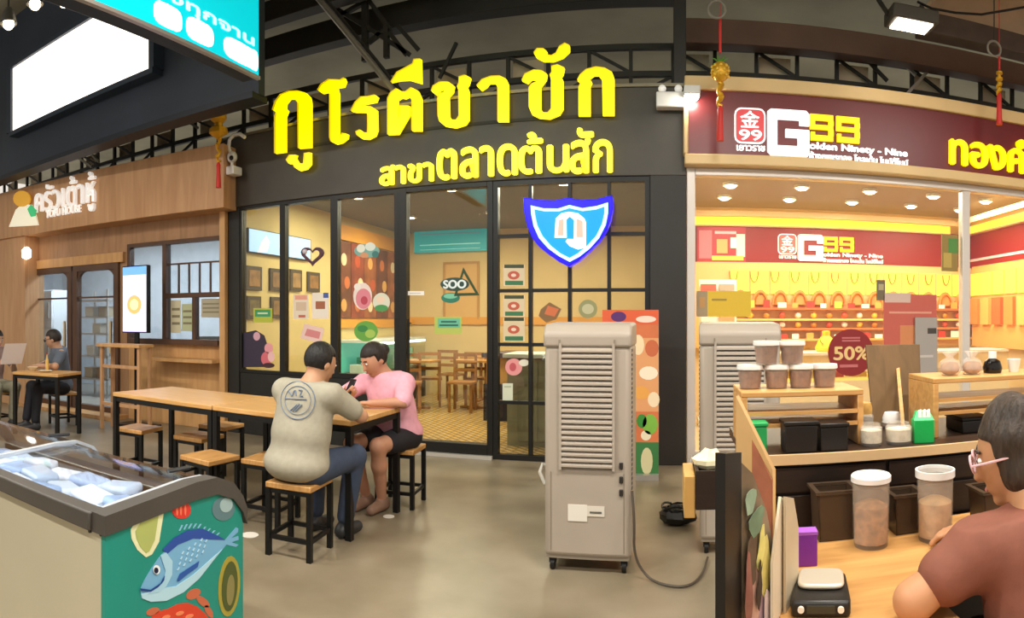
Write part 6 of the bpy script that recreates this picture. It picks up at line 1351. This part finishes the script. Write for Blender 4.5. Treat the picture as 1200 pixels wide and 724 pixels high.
for z in (1.09, 1.55):
    for i in range(18):
        x = 1.0+i*.215; MB().box((x, GY1-.3, z), (x+random.uniform(.08, .15), GY1-.285, z+random.uniform(.06, .12))).build('price_card', mat(['#f4ead8', '#c8382c', '#f0c84a', '#f6f0e6', '#a83a30', '#e8a04a'][(i*5+int(z*10)) % 6], .5), wd, world=True)
for i in range(12):
    x = 1.0+i*.31; MB().tube([(x+.06*math.cos(t), GY1-.165-.01, zt1-.02-.16*math.sin(t)) for t in np.linspace(0, math.pi, 9)], .007, 5).build('necklace', GOLD, wd, world=True)
# right wall lit display
wr = thing('jewellery_display', 'lit orange wall display on the right wall of the gold shop', 'display', (GXR-.15, 8, .9))
MB().box((GXR-.14, WY+.5, .95), (GXR-.002, GY1-.36, zb0)).build('carcass', mat('#e8a860', .5), wr, world=True)
for i in range(7):
    y = WY+.6+i*.36; MB().box((GXR-.16, y, zt0), (GXR-.14, y+.32, zt1)).build('lit_niche', NY, wr, world=True)
    MB().box((GXR-.2, y+.03, 1.3), (GXR-.14, y+.29, zt0-.05)).build('jewellery_panel', mat(['#e08a48', '#d86a3a', '#f0b060'][i % 3], .5), wr, world=True)
# counters
def vitrine(xa, xb, ya, yb, label):
    v = thing('glass_counter', label, 'counter', ((xa+xb)/2, (ya+yb)/2, 0))
    MB().box((xa, ya, 0), (xb, yb, .62)).build('base', mat('#e9d8b8', .5), v, world=True)
    MB().box((xa+.02, ya+.02, .62), (xb-.02, yb-.02, .66)).build('tray', mat('#ffdf80', .5, emit=.35), v, world=True)
    MB().box((xa, ya, .94), (xb, yb, .97)).build('top', mat('#f0e6d0', .3), v, world=True)
    MB().box((xa, ya, .66), (xb, ya+.008, .94)).build('front_glass', glass('#fbfaf4', .9), v, world=True)
    for i in range(int((xb-xa)/.3)):
        x = xa+.15+i*.3; MB().box((x-.09, ya+.1, .66), (x+.09, ya+.3, .72)).build('jewellery_tray', mat(['#c8402c', '#e8b848', '#f0d8a0'][i % 3], .5), v, world=True)
vitrine(1.05, 2.75, 7.5, 8.1, 'glass jewellery counter behind the show window, left'); vitrine(2.85, 4.5, 7.5, 8.1, 'glass jewellery counter behind the show window, right')
# a rack of white leaflets and a yellow figure-shaped cushion by the counter
lf = thing('leaflet_stand', 'white leaflet stand at the left inside the gold shop', 'stand', (.62, 8.2, 0))
MB().box((.42, 8.1, 0), (.95, 8.4, .1)).build('base', WHITE, lf, world=True); MB().box((.44, 8.3, .1), (.93, 8.34, 1.9)).build('back_board', mat('#efe6dc', .5), lf, world=True)
for i in range(5):
    MB().box((.46, 8.26, .5+i*.28), (.66, 8.3, .72+i*.28)).build('leaflet', mat(['#d8c8b8', '#ffffff', '#b8a898', '#e8e0d8', '#c8584a'][i], .5, emit=.05), lf, world=True); MB().box((.7, 8.26, .5+i*.28), (.9, 8.3, .72+i*.28)).build('leaflet', mat(['#ffffff', '#c85a4a', '#f0e8e0', '#d89a6a', '#a8988a'][i], .5), lf, world=True)
cs_ = thing('display_cushion', 'yellow necklace bust standing on the gold shop counter', 'display bust', (2.0, 7.7, .97))
MB().lathe([(0, 0), (.12, 0), (.14, .05), (.09, .16), (.05, .2), (.05, .26), (0, .27)], (2.0, 7.75, .97), 16).build('bust', mat('#f4c020', .5), cs_, world=True)
MB().tube([(2.0+.1*math.cos(t), 7.68+.02*math.sin(t)-.04, 1.12-.06*math.sin(t)) for t in np.linspace(0, math.pi, 10)], .008, 6).build('necklace', GOLD, cs_, world=True)
